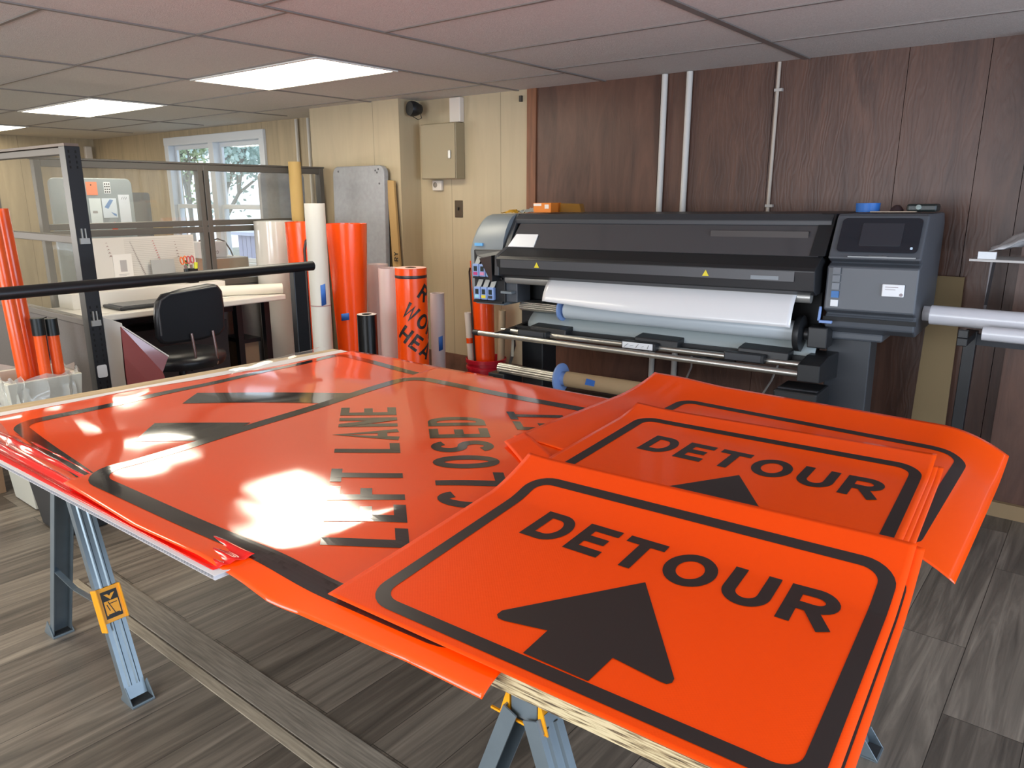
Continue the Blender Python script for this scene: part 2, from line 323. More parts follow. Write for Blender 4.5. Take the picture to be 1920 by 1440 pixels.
struct(box_thing('trim_4', (-3.41, WY - .012, 0), (-3.33, WY + .1, CEIL), mat('cedar_trim', '#7c4e33', .5, noise=.25, nscale=5, stretch=(10, 10, .8))))
struct(box_thing('wall_pilaster', (-.36, WY - .16, 0), (.5, WY, CEIL - .0), brown))
struct(box_thing('baseboard_east', (-3.3, WY - .03, .10), (-.36, WY, .22), mat('dark_base', '#33231e', .45), bevel=.004))
struct(box_thing('baseboard_pale', (-.36, WY - .19, 0), (.9, WY - .16, .075), mat('tan_base', '#8f7654', .6)))
struct(box_thing('baseboard_rust', (-4.5, WY - .012, .09), (-3.41, WY, .30), mat('old_paint', '#6b4a3a', .8, noise=.3, nscale=9)))
struct(box_thing('wall_right', (XR, YN, 0), (XR + .1, WY + .14, CEIL), beige_y))
struct(box_thing('wall_south', (XL, YN - .1, 0), (XR, YN, CEIL), brown))
# ---- far window: two double-hung sashes in a white frame
wf = mat('window_white', '#dfe6ee', .4)
win = bpy.data.objects.new('window_1', None); C.objects.link(win); win['kind'] = 'structure'; win.location = (-7.92, WWY, wz0); win.matrix_basis = Matrix.Translation(win.location)
bm = B(); fy0, fy1 = WWY - .03, WWY + .10
for a, b_ in (((wx0 - .07, fy0, wz0 - .08), (wx0 + .02, fy1, wz1 + .07)), ((wx1 - .02, fy0, wz0 - .08), (wx1 + .07, fy1, wz1 + .07)), ((wx0 - .069, fy0 - .004, wz1 - .01), (wx1 + .069, fy1, wz1 + .08)), ((wx0 - .1, fy0 - .04, wz0 - .07), (wx1 + .1, fy1, wz0)), ((-7.97, fy0, wz0), (-7.87, fy1, wz1))): bx(bm, a, b_)
link('window_frame', bm, wf, win, bevel=.006)
for sx0, sx1 in ((wx0 + .02, -7.97), (-7.87, wx1 - .02)):
    for z0, z1, yy in ((wz0, 1.47, WWY + .01), (1.43, wz1 - .01, WWY + .045)):
        bm = B(); t = .045
        bx(bm, (sx0, yy, z0), (sx0 + t, yy + .03, z1)); bx(bm, (sx1 - t, yy, z0), (sx1, yy + .03, z1)); bx(bm, (sx0 + t, yy, z0), (sx1 - t, yy + .03, z0 + t)); bx(bm, (sx0 + t, yy, z1 - t), (sx1 - t, yy + .03, z1))
        s_ = link('sash', bm, wf, win, bevel=.003)
        box_thing('pane', (sx0 + t, yy + .012, z0 + t), (sx1 - t, yy + .016, z1 - t), film('window_glass', '#e8f2ff', .03, .02, .6), s_)

# ---- outside the window: pale house wall with siding, ground and bare spring trees
struct(box_thing('ground_outside', (-26, WWY + .3, -.35), (6, 24, -.3), mat('lawn', '#8d8f84', .9, noise=.3, nscale=3)))
h = thing('neighbour_house', 'pale lilac board-sided wall low outside the window', 'building', (-12.6, 8.6, -.3))
bm = B()
for k in range(22): bx(bm, (-14.1 + k * .15, 8.6, -.3), (-14.1 + k * .15 + .135, 8.65, .80))
bx(bm, (-14.1, 8.65, -.3), (-10.8, 11, .78)); link('wall', bm, mat('siding', '#a9a8c4', .6), h)
box_thing('roof', (-14.2, 8.5, .80), (-10.7, 11.1, .86), mat('siding_cap', '#c9cbe0', .6), h)
def tree(x, y, hgt, col, label, seed, n=420):
    rnd = random.Random(seed); t = thing('tree', label, 'tree', (x, y, -.3), group='trees outside the window'); bm = B(); tips = []
    def br(p, d, r, ln, dep):
        q = p + d * ln; cyl(bm, p, q, r, r * .65, n=6, caps=False)
        if dep == 0: tips.append(q); return
        for _ in range(3):
            e = (d + Vector((rnd.uniform(-.6, .6), rnd.uniform(-.6, .6), rnd.uniform(-.2, .6)))).normalized(); br(q, e, r * .6, ln * .75, dep - 1); tips.append(q.lerp(q + e * ln, .5))
    br(Vector((x, y, -.3)), Vector((0, 0, 1)), .10, hgt * .28, 4); link('trunk', bm, mat('bark', '#8c8a84', .9), t)
    bm = B()
    for _ in range(n * 4):
        c = rnd.choice(tips) + Vector((rnd.gauss(0, .25), rnd.gauss(0, .25), rnd.gauss(0, .22))); a = Vector((rnd.gauss(0, 1), rnd.gauss(0, 1), rnd.gauss(0, 1))).normalized(); b_ = a.orthogonal().normalized(); r_ = rnd.uniform(.04, .09)
        bm.faces.new([bm.verts.new(c + a * r_), bm.verts.new(c + b_ * r_ * .6), bm.verts.new(c - a * r_), bm.verts.new(c - b_ * r_ * .6)])
    link('foliage', bm, mat('leaf_' + col, col, .7), t)
tree(-21.4, 11.6, 4.4, '#b9c9a4', 'pale green leafing tree seen through the left window sash', 3, 700)
tree(-18.6, 13.6, 4.6, '#a9c2ae', 'grey-green tree with bare twigs behind the window centre bar', 4, 700)
tree(-16.9, 9.9, 4.2, '#b4c8c0', 'bluish tree with twiggy crown seen through the right window sash', 5, 700)

# ---- ceiling lights
def light(x0, y0, x1, y1, label):
    t = thing('ceiling_light', label, 'ceiling light', ((x0 + x1) / 2, (y0 + y1) / 2, CEIL - .012), group='ceiling light panels')
    bm = B(); f = .022
    bx(bm, (x0, y0, CEIL - .012), (x1, y0 + f, CEIL - .001)); bx(bm, (x0, y1 - f, CEIL - .012), (x1, y1, CEIL - .001)); bx(bm, (x0, y0 + f, CEIL - .012), (x0 + f, y1 - f, CEIL - .001)); bx(bm, (x1 - f, y0 + f, CEIL - .012), (x1, y1 - f, CEIL - .001))
    link('frame', bm, mat('light_frame', '#e8e6e0', .5), t)
    box_thing('diffuser', (x0 + f, y0 + f, CEIL - .009), (x1 - f, y1 - f, CEIL - .003), mat('light_diffuser', '#fff6e0', .6, emit=PANEL), t)
light(-4.81, 2.69, -3.505, 3.28, 'large glowing flat ceiling panel nearest the brown wall')
light(-7.71, 2.68, -6.26, 3.285, 'glowing flat ceiling panel, middle of the row of three')
light(-10.6, 2.7, -9.32, 3.33, 'glowing flat ceiling panel cut off at the left edge of the photo')
light(-4.81, .02, -3.505, .63, 'glowing flat ceiling panel above the near end of the room, out of the picture')
light(-7.71, .02, -6.26, .63, 'glowing flat ceiling panel above the near left of the room, out of the picture')
light(-1.48, -1.9, -.21, -1.3, 'glowing flat ceiling panel behind the camera, out of the picture')

# ================================================================ THE WORK TABLE
TT = .800
def ply_edge_mat():
    m = bpy.data.materials.new('plywood'); m.use_nodes = True; N = m.node_tree.nodes; L = m.node_tree.links; b = N['Principled BSDF']
    tc = N.new('ShaderNodeTexCoord'); geo = N.new('ShaderNodeNewGeometry'); sp = N.new('ShaderNodeSeparateXYZ'); L.new(tc.outputs['Object'], sp.inputs[0])
    # plies: thin layers in z, ragged grain along the edge
    mp = N.new('ShaderNodeMapping'); mp.inputs['Scale'].default_value = (22, 22, 420); L.new(tc.outputs['Object'], mp.inputs[0]); n = N.new('ShaderNodeTexNoise'); n.inputs['Scale'].default_value = 1; n.inputs['Detail'].default_value = 5; L.new(mp.outputs[0], n.inputs[0])
    r = N.new('ShaderNodeValToRGB'); e = r.color_ramp.elements; e[0].position = .36; e[0].color = srgb('#4e3f2f'); e[1].position = .56; e[1].color = srgb('#d3c39c'); x = r.color_ramp.elements.new(.46); x.color = srgb('#a8946f'); L.new(n.outputs[0], r.inputs[0])
    mp2 = N.new('ShaderNodeMapping'); mp2.inputs['Scale'].default_value = (14, 1.2, 1); L.new(tc.outputs['Object'], mp2.inputs[0]); n2 = N.new('ShaderNodeTexNoise'); n2.inputs['Scale'].default_value = 2; n2.inputs['Detail'].default_value = 6; L.new(mp2.outputs[0], n2.inputs[0])
    r2 = N.new('ShaderNodeValToRGB'); e = r2.color_ramp.elements; e[0].position = .3; e[0].color = srgb('#b59b76'); e[1].position = .7; e[1].color = srgb('#cdb794'); L.new(n2.outputs[0], r2.inputs[0])
    sn = N.new('ShaderNodeSeparateXYZ'); L.new(geo.outputs['True Normal'], sn.inputs[0]); ab = N.new('ShaderNodeMath'); ab.operation = 'ABSOLUTE'; L.new(sn.outputs[2], ab.inputs[0]); gt = N.new('ShaderNodeMath'); gt.operation = 'GREATER_THAN'; gt.inputs[1].default_value = .7; L.new(ab.outputs[0], gt.inputs[0])
    mx = N.new('ShaderNodeMix'); mx.data_type = 'RGBA'; L.new(gt.outputs[0], mx.inputs[0]); L.new(r.outputs[0], mx.inputs[6]); L.new(r2.outputs[0], mx.inputs[7]); L.new(mx.outputs[2], b.inputs['Base Color']); b.inputs['Roughness'].default_value = .65; return m
ply = ply_edge_mat()
PQ = [(-3.17, .71), (-.30, .846), (-.33, 2.33), (-3.075, 2.36)]
bm = B(); prism(bm, [(x, y, TT - .0175) for x, y in PQ], (0, 0, .0175)); tag(link('plywood_sheet', bm, ply), 'upper plywood sheet of the work table, right under the orange signs', 'plywood', 'plywood sheets of the work table')
bm = B(); prism(bm, [(x + .004, y + .003, TT - .0355) for x, y in PQ], (0, 0, .0175)); tag(link('plywood_sheet', bm, ply), 'lower plywood sheet of the work table, resting on the sawhorses', 'plywood', 'plywood sheets of the work table')
# corrugated plastic sheet: two skins and flutes along its near edge
cw = mat('corrugated_plastic', '#e9e7ea', .35, spec=.5)
CQ = [(-3.04, .645), (-1.335, .695), (-1.335, 2.2), (-2.985, 2.335)]
cs = thing('corrugated_plastic_sheet', 'white fluted plastic sheet under the signs, its edge past the table', 'plastic sheet', (-2.2, 1.4, TT + .001))
bm = B(); prism(bm, [(x, y, TT + .0102) for x, y in CQ], (0, 0, .0008)); prism(bm, [(x, y, TT + .001) for x, y in CQ], (0, 0, .0008)); link('skin', bm, cw, cs)
bm = B(); n = 150
a, b_, c, d = [Vector((x, y, 0)) for x, y in CQ]
for k in range(n):
    p = a.lerp(b_, (k + .5) / n); q = p + Vector((0, .12, 0)); bm2 = bar(bm, (p.x, p.y, TT + .006), (q.x, q.y, TT + .006), .0008, .0088)
bar(bm, (b_.x - .004, b_.y, TT + .006), (c.x - .004, c.y, TT + .006), .0008, .0088); bar(bm, (a.x + .004, a.y, TT + .006), (d.x + .004, d.y, TT + .006), .0008, .0088)
link('flutes', bm, mat('flute_plastic', '#c9c8cd', .4), cs)

# ---- printed orange vinyl
def vinyl(name, col, rough, coat, weave, wscale=260, wstr=.12):
    m = mat(name, col, rough, spec=.12 if coat > .5 else .22, coat=coat); N = m.node_tree.nodes; L = m.node_tree.links; b = N['Principled BSDF']
    tc = N.new('ShaderNodeTexCoord'); mp = N.new('ShaderNodeMapping'); mp.inputs['Rotation'].default_value = (0, 0, R(45)); L.new(tc.outputs['Object'], mp.inputs[0])
    v = N.new('ShaderNodeTexVoronoi'); v.inputs['Scale'].default_value = wscale; v.inputs['Randomness'].default_value = .15; L.new(mp.outputs[0], v.inputs[0])
    n = N.new('ShaderNodeTexNoise'); n.inputs['Scale'].default_value = 2.3; n.inputs['Detail'].default_value = 2; L.new(mp.outputs[0], n.inputs[0])
    bp = N.new('ShaderNodeBump'); bp.inputs['Strength'].default_value = wstr; bp.inputs['Distance'].default_value = .0006; L.new(v.outputs['Distance'], bp.inputs['Height'])
    b2 = N.new('ShaderNodeBump'); b2.inputs['Strength'].default_value = weave; b2.inputs['Distance'].default_value = .02; L.new(n.outputs[0], b2.inputs['Height']); L.new(b2.outputs[0], bp.inputs['Normal'])
    L.new(bp.outputs[0], b.inputs['Normal'])
    if coat: L.new(bp.outputs[0], b.inputs['Coat Normal'])
    return m
ORANGE = '#ff5000'
v_gloss = vinyl('orange_vinyl_glossy', ORANGE, .45, 1.0, .05, 240, .03)
v_mid = vinyl('orange_vinyl_satin', ORANGE, .25, .3, .06, 300, .1)
v_front = vinyl('orange_vinyl_matte', '#ff4c00', .5, 0, .04, 200, .25)
ink_gloss = mat('black_ink_glossy', '#2a2422', .12, coat=1.0)
ink = mat('black_ink', '#2c2422', .38)
def surf(px, py, zf, dz=0):
    """where the pixel's ray first meets the surface z = zf(x, y)"""
    d = ray(px, py); t = (1.05 - EYE.z) / d.z; st = .004 / abs(d.z); p = EYE + d * t
    while p.z > zf(p.x, p.y) + dz and p.z > 0: t += st; p = EYE + d * t
    lo, hi = t - st, t
    for _ in range(20):
        m_ = (lo + hi) / 2; p = EYE + d * m_
        if p.z > zf(p.x, p.y) + dz: lo = m_
        else: hi = m_
    return Vector((p.x, p.y, 0))
def sm(a, b, x): t = max(0, min(1, (x - a) / (b - a))); return t * t * (3 - 2 * t)
def bil(q, u, v): NL, NR, FL, FR = q; return NL.lerp(NR, u).lerp(FL.lerp(FR, u), v)
class Sheet:
    def __init__(s, name, label, zf, quad, m, cat='road sign', group=None, nu=70, nv=70, near=None, thick=.0009):
        s.zf = zf; s.q = quad; cx = sum((p for p in quad), Vector()) / 4
        s.t = thing(name, label, cat, (cx.x, cx.y, zf(cx.x, cx.y)), group=group)
        def f(u, v):
            p = bil(quad, u, v)
            if near: p = near(u).lerp(quad[2].lerp(quad[3], u), v)
            return (p.x, p.y, zf(p.x, p.y))
        bm = B(); grid(bm, f, nu, nv); s.o = link('sheet', bm, m, s.t, smooth=60, solid=thick)
    def up(s, p, h=.0007): return (p[0], p[1], s.zf(p[0], p[1]) + h)
    def border(s, m, quad, wd, rad, name='border', sides=None):
        """rounded-rectangle frame whose outer corners are quad (world XY)"""
        a = ((quad[1] - quad[0]).length + (quad[3] - quad[2]).length) / 2; b = ((quad[2] - quad[0]).length + (quad[3] - quad[1]).length) / 2
        h = wd / 2; pts = rounded(h, h, a - h, b - h, rad, 7); bm = B()
        stroke(bm, pts, True, wd, lambda x, y: s.up(bil(quad, x / a, y / b), .0009), .015, 5); link(name, bm, m, s.t)
    def letters(s, m, string, widths, st, gap, o, ex, ey, total, name='lettering'):
        """o: start of baseline, ex: end of baseline, ey: top above o (world XY)"""
        U = (ex - o) / total; V = ey - o; wsum = sum(widths[c] for c in string) + gap * (len(string) - 1); k = total / wsum; u0 = 0
        for c in string:
            if c != ' ':
                bm = B()
                for i, (pts, cl) in enumerate(glyph(c, widths[c] * k, st)):
                    stroke(bm, pts, cl, st, lambda u, v, u0=u0, i=i: s.up(o + U * (u0 + u) + V * v, .0009 + .0002 * i), .08)
                link('letter_' + c.lower(), bm, m, s.t)
            u0 += (widths[c] + gap) * k
    def fill(s, m, pts, name, cell=.025):
        bm = B(); poly_fill(bm, [(p.x, p.y) for p in pts], lambda x, y: s.up((x, y), .0011), cell); link(name, bm, m, s.t)

# sheet A: symbol sign, leftmost, glossy
zA = lambda x, y: TT + .0152 + .0016 * math.sin(9 * x + 3 * y) + .0012 * math.sin(14 * y - 5 * x) + .006 * sm(-2.85, -3.05, x) * math.sin(6 * y)
qa = [Vector((-2.975, .74, 0)), Vector((-2.0, .72, 0)), Vector((-2.90, 2.345, 0)), Vector((-2.0, 2.36, 0))]
A = Sheet('symbol_sign_sheet', 'glossy orange sheet with black slanting strips, farthest left on the work table', zA, qa, v_gloss)
sA = lambda x, y: surf(x, y, zA)
a0, a1 = sA(13, 797), sA(640, 662); b0 = a0 + (sA(140, 893) - a0) * 1.05; b1 = sA(778, 697)
A.border(ink_gloss, [a0, b0 + (b0 - a0) * .25, a1, b1 + (b1 - a1) * .25], .046, .06)
A.fill(ink_gloss, [sA(342, 757), sA(370, 737), sA(760, 737), sA(700, 757)], 'black_strip')
A.fill(ink_gloss, [sA(252, 828), sA(290, 794), sA(470, 793), sA(390, 827)], 'black_strip')
# sheet B: LEFT LANE CLOSED ... FT, the biggest, lies over sheet A and sags past the near edge of the table
def base_z(x): return TT + .0195 - .010 * sm(-1.32, -1.1, x)
def zB(x, y):
    s_ = sm(-1.45, -1.12, x); d = .80 - y; d = 0 if d < -.03 else ((d + .03) ** 2 / .12 if d < .03 else d)
    base = base_z(x); wv = .2 + .8 * sm(-1.1, -1.7, x)
    return base + wv * (.0015 * math.sin(7 * x - 4 * y) + .0013 * math.sin(11 * y + 3 * x)) - s_ * (.62 * d + .2 * d * d) - (1 - s_) * .12 * max(0, .72 - y) + .004 * sm(-.9, -1.3, x) * sm(.95, .78, y)
sB = lambda x, y: surf(x, y, zB)
nc = [sB(*p) for p in ((118, 905), (250, 985), (400, 1058), (455, 1093), (500, 1127), (560, 1152), (640, 1187), (760, 1240), (903, 1311))]
nd = [0]
for p, q in zip(nc, nc[1:]): nd.append(nd[-1] + (q - p).length)
def nearB(u):
    d = u * nd[-1]
    for i in range(len(nc) - 1):
        if d <= nd[i + 1] + 1e-9: return nc[i].lerp(nc[i + 1], (d - nd[i]) / (nd[i + 1] - nd[i]))
    return nc[-1]
B0 = sB(133, 893); B1 = sB(772, 703); B2 = sB(905, 1252); B3 = Vector((-.82, 2.19, 0))
far_dir = (sB(1115, 768) - B1).normalized(); B3 = B1 + far_dir * 1.44
qB = [nc[0], nc[-1], B1 + Vector((-.02, .17, 0)), B3 + Vector((.09, .17, 0))]
Bs = Sheet('lane_closed_sign_sheet', 'largest glossy orange sheet, reading LEFT LANE CLOSED FT, sagging over the near table edge', zB, qB, v_gloss, near=nearB, nu=150, nv=150)
Bs.border(ink_gloss, [B0, B2, B1, B3], .05, .10)
Wd = dict(L=.40, E=.42, F=.40, T=.42, A=.50, N=.46, C=.46, O=.46, S=.44, D=.46, **{' ': .33})
def line(sh, m, string, ts, te, be, st=.155, gap=.13):
    """ts/te: top of first/last letter, be: bottom of the last letter (pixels measured on the sheet)"""
    f = lambda p: surf(p[0], p[1], sh.zf); T0, T1, E1 = f(ts), f(te), f(be); O = T0 + (E1 - T1); tot = sum(Wd[c] for c in string) + gap * (len(string) - 1)
    sh.letters(m, string, Wd, st, gap, O, E1, T0, tot)
line(Bs, ink_gloss, 'LEFT LANE', (600, 1022), (640, 765), (742, 764))
line(Bs, ink_gloss, 'CLOSED', (822, 952), (801, 783), (905, 782))
line(Bs, ink_gloss, 'FT', (970, 806), (949, 772), (1050, 774), st=.14, gap=.1)

# DETOUR signs
DET = dict(D=.80, E=.70, T=.76, O=.90, U=.78, R=.80)
def detour(name, label, zf, c, m, im, px_border, margins, txt=True, group=None, arrow=None, wd=.031, m_far=.09):
    f = lambda p: surf(p[0], p[1], zf)
    NL, NR, FL, FR = [f(p) if not isinstance(p, Vector) else p for p in px_border]
    ml, mr, mn, mf = margins; ex = (FR - FL).normalized(); en = (NR - NL).normalized(); el = (FL - NL).normalized(); er = (FR - NR).normalized()
    q = [NL - en * ml - el * mn, NR + en * mr - er * mn, FL - ex * ml + el * mf, FR + ex * mr + er * mf]
    S_ = Sheet(name, label, zf, q, m, group=group); S_.border(im, [NL, NR, FL, FR], wd, .055)
    if txt:
        o, e, t = [bil([NL, NR, FL, FR], *uv) for uv in ((.138, .592), (.918, .578), (.145, .797))]
        S_.letters(im, 'DETOUR', DET, .215, .17, o, e, t, 4.74 + .17 * 5)
    if txt:
        P = lambda u, v: bil([NL, NR, FL, FR], u, v)
        pts = [P(*p) for p in ((.5215, .541), (.711, .175), (.712, .158), (.705, .146), (.690, .146), (.585, .163), (.578, .050), (.427, .052), (.429, .168), (.332, .139), (.315, .140), (.305, .153), (.306, .176), (.318, .196))]
        S_.fill(im, pts, 'arrow')
    return S_
zBack = lambda x, y: base_z(x) + .0035 + .030 * max(0, (y - 2.38) / .28) ** 2 - 1.6 * max(0, x + .37) ** 2 - .25 * max(0, 1.72 - y) * sm(-.45, -.2, x)
zM = lambda dz: (lambda x, y: base_z(x) + .0055 + dz + .035 * max(0, (y - 2.12) / .24) ** 2)
zF = lambda dz: (lambda x, y: base_z(x) + .0100 + dz + .065 * max(0, (y - 1.36) / .28) ** 1.5 - .5 * max(0, x + .3) ** 2)
bFL, bFR = surf(1281, 746, zBack), surf(1818, 862, zBack); bNR = surf(1717, 1034, zBack); bNR = bFR + (bNR - bFR).normalized() * .74; bNL = bFL + (bNR - bFR) * 1.0
bk = detour('detour_sign_sheet', 'rearmost orange sheet, only its black border showing, hanging past the far table corner', zBack, 0, v_mid, ink, [bNL, bNR, bFL, bFR], (.215, .085, .02, .17), txt=False, group='orange detour sign sheets')
def midq(dx, zf):
    f = lambda x, y: surf(x, y, zf)
    FL, FR = f(1203, 778), f(1735, 876); R_ = FR + (f(1669, 1025) - FR).normalized() * .745; L_ = FL + (f(1050, 872) - FL).normalized() * .745; v = Vector((dx, 0, 0)); return [L_ + v, R_ + v, FL + v, FR + v]
def frontq(dx, zf):
    f = lambda x, y: surf(x, y, zf); v = Vector((dx, 0, 0)); return [p + v for p in (f(676, 1121), f(1528, 1503), f(1004, 888), f(1692, 1062))]
mg = (.055, .05, .075, .095)
detour('detour_sign_sheet', 'bottom sheet of the middle detour stack, showing as a sliver at the right', zM(0), 0, v_mid, ink, midq(.026, zM(0)), (.02, .018, .06, .02), group='orange detour sign sheets')
detour('detour_sign_sheet', 'second sheet of the middle detour stack, a thin line right of the top one', zM(.0015), 0, v_mid, ink, midq(.014, zM(.0015)), (.02, .016, .06, .02), group='orange detour sign sheets')
detour('detour_sign_sheet', 'top sheet of the middle detour stack, its arrow half covered by the nearest sign', zM(.003), 0, v_mid, ink, midq(0, zM(.003)), (.055, .018, .05, .085), group='orange detour sign sheets')
detour('detour_sign_sheet', 'lower sheet of the nearest detour pair, peeking out at its right side', zF(0), 0, v_front, ink, frontq(.018, zF(0)), (.02, .012, .022, .070), group='orange detour sign sheets')
detour('detour_sign_sheet', 'nearest orange detour sign with its whole word and arrow in full view', zF(.002), 0, v_front, ink, frontq(0, zF(.002)), (.065, .014, .026, .075), group='orange detour sign sheets')
# loose corner of another orange sheet poking out between the stacks
zc = lambda x, y: base_z(x) + .004
qc = [surf(1010, 905, zc), surf(1090, 900, zc), surf(945, 832, zc), surf(985, 815, zc)]
tag(link('vinyl_offcut', (lambda bm: (grid(bm, lambda u, v: (lambda p: (p.x, p.y, base_z(p.x) + .004 + .008 * v * v))(bil(qc, u, v)), 8, 8), bm)[1])(B()), v_front, solid=.0008, smooth=60), 'small orange corner poking out from under the nearest detour sign', 'vinyl piece')
# creased red film along the near edge
rf0, rf1 = Vector((-3.04, .655, 0)), Vector((-1.36, .705, 0))
def rf(u, v):
    p = rf0.lerp(rf1, u); wdt = .135 * (1 - .45 * u)
    return (p.x + .03 * v, p.y + wdt * v + .006 * math.sin(9 * u + 5 * v) * v, TT + .0118 + .0075 * (1 - math.cos(v * 19 + 4 * u)) * (.35 + .65 * math.sin(math.pi * u)) * min(1, 3 * v) * .8 + .0015 * math.sin(60 * u + 9 * v) * v + .012 * sm(.85, 1, u) * v)
bm = B(); grid(bm, rf, 90, 36)
tag(link('creased_film', bm, film('red_film', '#ff1c14', .80, .1), smooth=80, solid=.0006), 'creased red glossy film lying along the near left edge of the white fluted sheet', 'plastic film')
cf = lambda u, v: (-3.04 + .62 * u, .665 + .03 * u + v * (.16 - .13 * u), TT + .0165 + .006 * math.sin(4 * v + 9 * u) * v + .004)
bm = B(); grid(bm, cf, 24, 12)
tag(link('clear_film', bm, film('clear_film', '#ffffff', .10, .06), smooth=80), 'clear film corner over the near left end of the work table', 'plastic film')
bm = B(); p0, p1 = Zp(420, 694, TT + .016), Zp(585, 654, TT + .016)
grid(bm, lambda u, v: (p0.x + (p1.x - p0.x) * u + .06 * v, p0.y + (p1.y + .04 - p0.y) * u, TT + .013 + .010 * math.sin(math.pi * v) + .002 * math.sin(20 * u)), 30, 8)
tag(link('clear_film', bm, film('clear_film', '#ffffff', .10, .06), smooth=80), 'rumpled clear film strip along the far left table edge', 'plastic film')

# ---- sawhorses
gm = mat('galvanised_blue_grey', '#7d8a92', .38, metal=.55, noise=.06, nscale=14); ym = mat('safety_yellow', '#f2a410', .45); dk = mat('dark_rubber', '#2a2b2c', .7)
def channel(bm, p, q, w_, d_, side):
    """folded steel channel leg: web with two flanges and two pressed ribs"""
    p, q = Vector(p), Vector(q); d = (q - p); ln = d.length; d.normalize(); s = Vector(side).normalized(); s = (s - d * s.dot(d)).normalized(); n = d.cross(s)
    M = Matrix((s, d, n)).transposed().to_4x4(); M.translation = p; t = .003
    bx(bm, (-w_ / 2, 0, -t), (w_ / 2, ln, 0), M); bx(bm, (-w_ / 2, 0, -d_), (-w_ / 2 + t, ln, -t), M); bx(bm, (w_ / 2 - t, 0, -d_), (w_ / 2, ln, -t), M)
    for k in (-.2, .2): prism(bm, [(k * w_ - .006, .02, 0), (k * w_ - .002, .02, .004), (k * w_ + .002, .02, .004), (k * w_ + .006, .02, 0)], (0, ln - .06, 0), M)
    return M
def sawhorse(X, Y0, Y1, spread, label, bracket=False, top=TT - .036, yaw=0):
    t = thing('sawhorse', label, 'sawhorse', (X, (Y0 + Y1) / 2, 0), group='sawhorses under the work table')
    bm = B(); bx(bm, (X - .028, Y0, top - .05), (X + .028, Y1, top)); link('beam', bm, gm, t, bevel=.004)
    for ye, sg in ((Y0, -1), (Y1, 1)):
        bm = B(); z0 = top - .058
        for a, b_ in (((X - .034, ye - .0, z0), (X - .030, ye - sg * .09, top - .001)), ((X + .030, ye, z0), (X + .034, ye - sg * .09, top - .001)), ((X - .07, ye - .002, z0), (X + .045, ye + .002, z0 + .004))): bx(bm, a, b_)
        prism(bm, [(X - .034, ye, z0), (X - .034, ye, top - .001), (X - .052, ye, z0)], (0, -sg * .003, 0)); prism(bm, [(X + .034, ye, z0), (X + .034, ye, top - .001), (X + .05, ye, z0)], (0, -sg * .003, 0))
        link('bracket', bm, ym, t)
        for sx in (-1, 1):
            foot = Vector((X + sx * spread, ye - sg * .02, .012)); tp = Vector((X + sx * .035, ye - sg * .02, top - .03))
            bm = B(); channel(bm, tp, foot, .062, .03, (0, sx, 0)); lg = link('leg', bm, gm, t)
            bm = B(); bx(bm, (foot.x - .04, foot.y - .036, 0), (foot.x + .04, foot.y + .036, .008)); prism(bm, [(foot.x - .04, foot.y - .036, .005), (foot.x + .04, foot.y - .036, .005), (foot.x - sx * .0, foot.y - .036, .06)], (0, .004, 0)); prism(bm, [(foot.x - .04, foot.y + .032, .005), (foot.x + .04, foot.y + .032, .005), (foot.x, foot.y + .032, .06)], (0, .004, 0))
            link('foot', bm, gm, lg, bevel=.001); bm = B(); bx(bm, (foot.x - .035, foot.y - .031, .008), (foot.x + .035, foot.y + .031, .010)); link('rubber_pad', bm, dk, lg)
        k = .55; bm = B(); za = top * k * .72; xx = .035 + (spread - .035) * (1 - za / top)
        bar(bm, (X - xx, ye, za), (X - .02, ye, za - .02), .018, .003); bar(bm, (X + xx, ye, za), (X - .03, ye, za - .02), .018, .003); link('spreader', bm, gm, t)
    return t
sl = sawhorse(-2.535, .845, 2.12, .305, 'left sawhorse with a yellow labelled clip on its leg')
# yellow clip with its black label on the near right leg of the left sawhorse
tp = Vector((-2.535 + .035, .865, TT - .066)); ft = Vector((-2.535 + .305, .865, .012)); d = (ft - tp).normalized(); s_ = Vector((0, 1, 0)); s_ = (s_ - d * s_.dot(d)).normalized(); n_ = d.cross(s_)
def clipM(t_): M = Matrix((s_, d, n_)).transposed().to_4x4(); M.translation = tp + (ft - tp) * t_ + n_ * .004; return M
clip = None
M = clipM(.60) @ Matrix.Diagonal((.92, .66, 1, 1)); t_ = sl
bm = B(); bx(bm, (-.038, -.085, -.034), (.038, .085, .0035), M); bx(bm, (-.042, -.085, -.034), (-.036, .125, .010), M); bx(bm, (.036, -.085, -.034), (.042, .085, .010), M); clip = link('clip', bm, ym, t_, bevel=.0015)
bm = B(); bx(bm, (-.027, -.066, .0036), (.027, .066, .0044), M); link('label_plate', bm, mat('label_black', '#191612', .5), clip)
bm = B(); yy = .0050
bx(bm, (-.023, -.018, .0044), (.023, .050, yy), M); prism(bm, [(-.018, -.052, .0044), (-.006, -.050, .0044), (0, -.040, .0044), (.006, -.050, .0044), (.018, -.052, .0044), (0, -.022, .0044)], (0, 0, .0006), M)
link('label_print', bm, ym, clip)
bm = B(); bar(bm, M @ Vector((-.010, -.015, .0052)), M @ Vector((.004, .045, .0052)), .0025, .0006, n_); bar(bm, M @ Vector((-.016, -.002, .0052)), M @ Vector((-.010, .030, .0052)), .0025, .0006, n_); bar(bm, M @ Vector((-.008, -.004, .0052)), M @ Vector((.018, -.004, .0052)), .0025, .0006, n_); bar(bm, M @ Vector((.018, .05, .0052)), M @ Vector((-.018, .05, .0052)), .006, .0006, n_)
link('label_drawing', bm, mat('label_black', '#191612', .5), clip)
sawhorse(-.655, .845, 2.10, .30, 'right sawhorse, its grey legs cut off by the bottom of the photo')

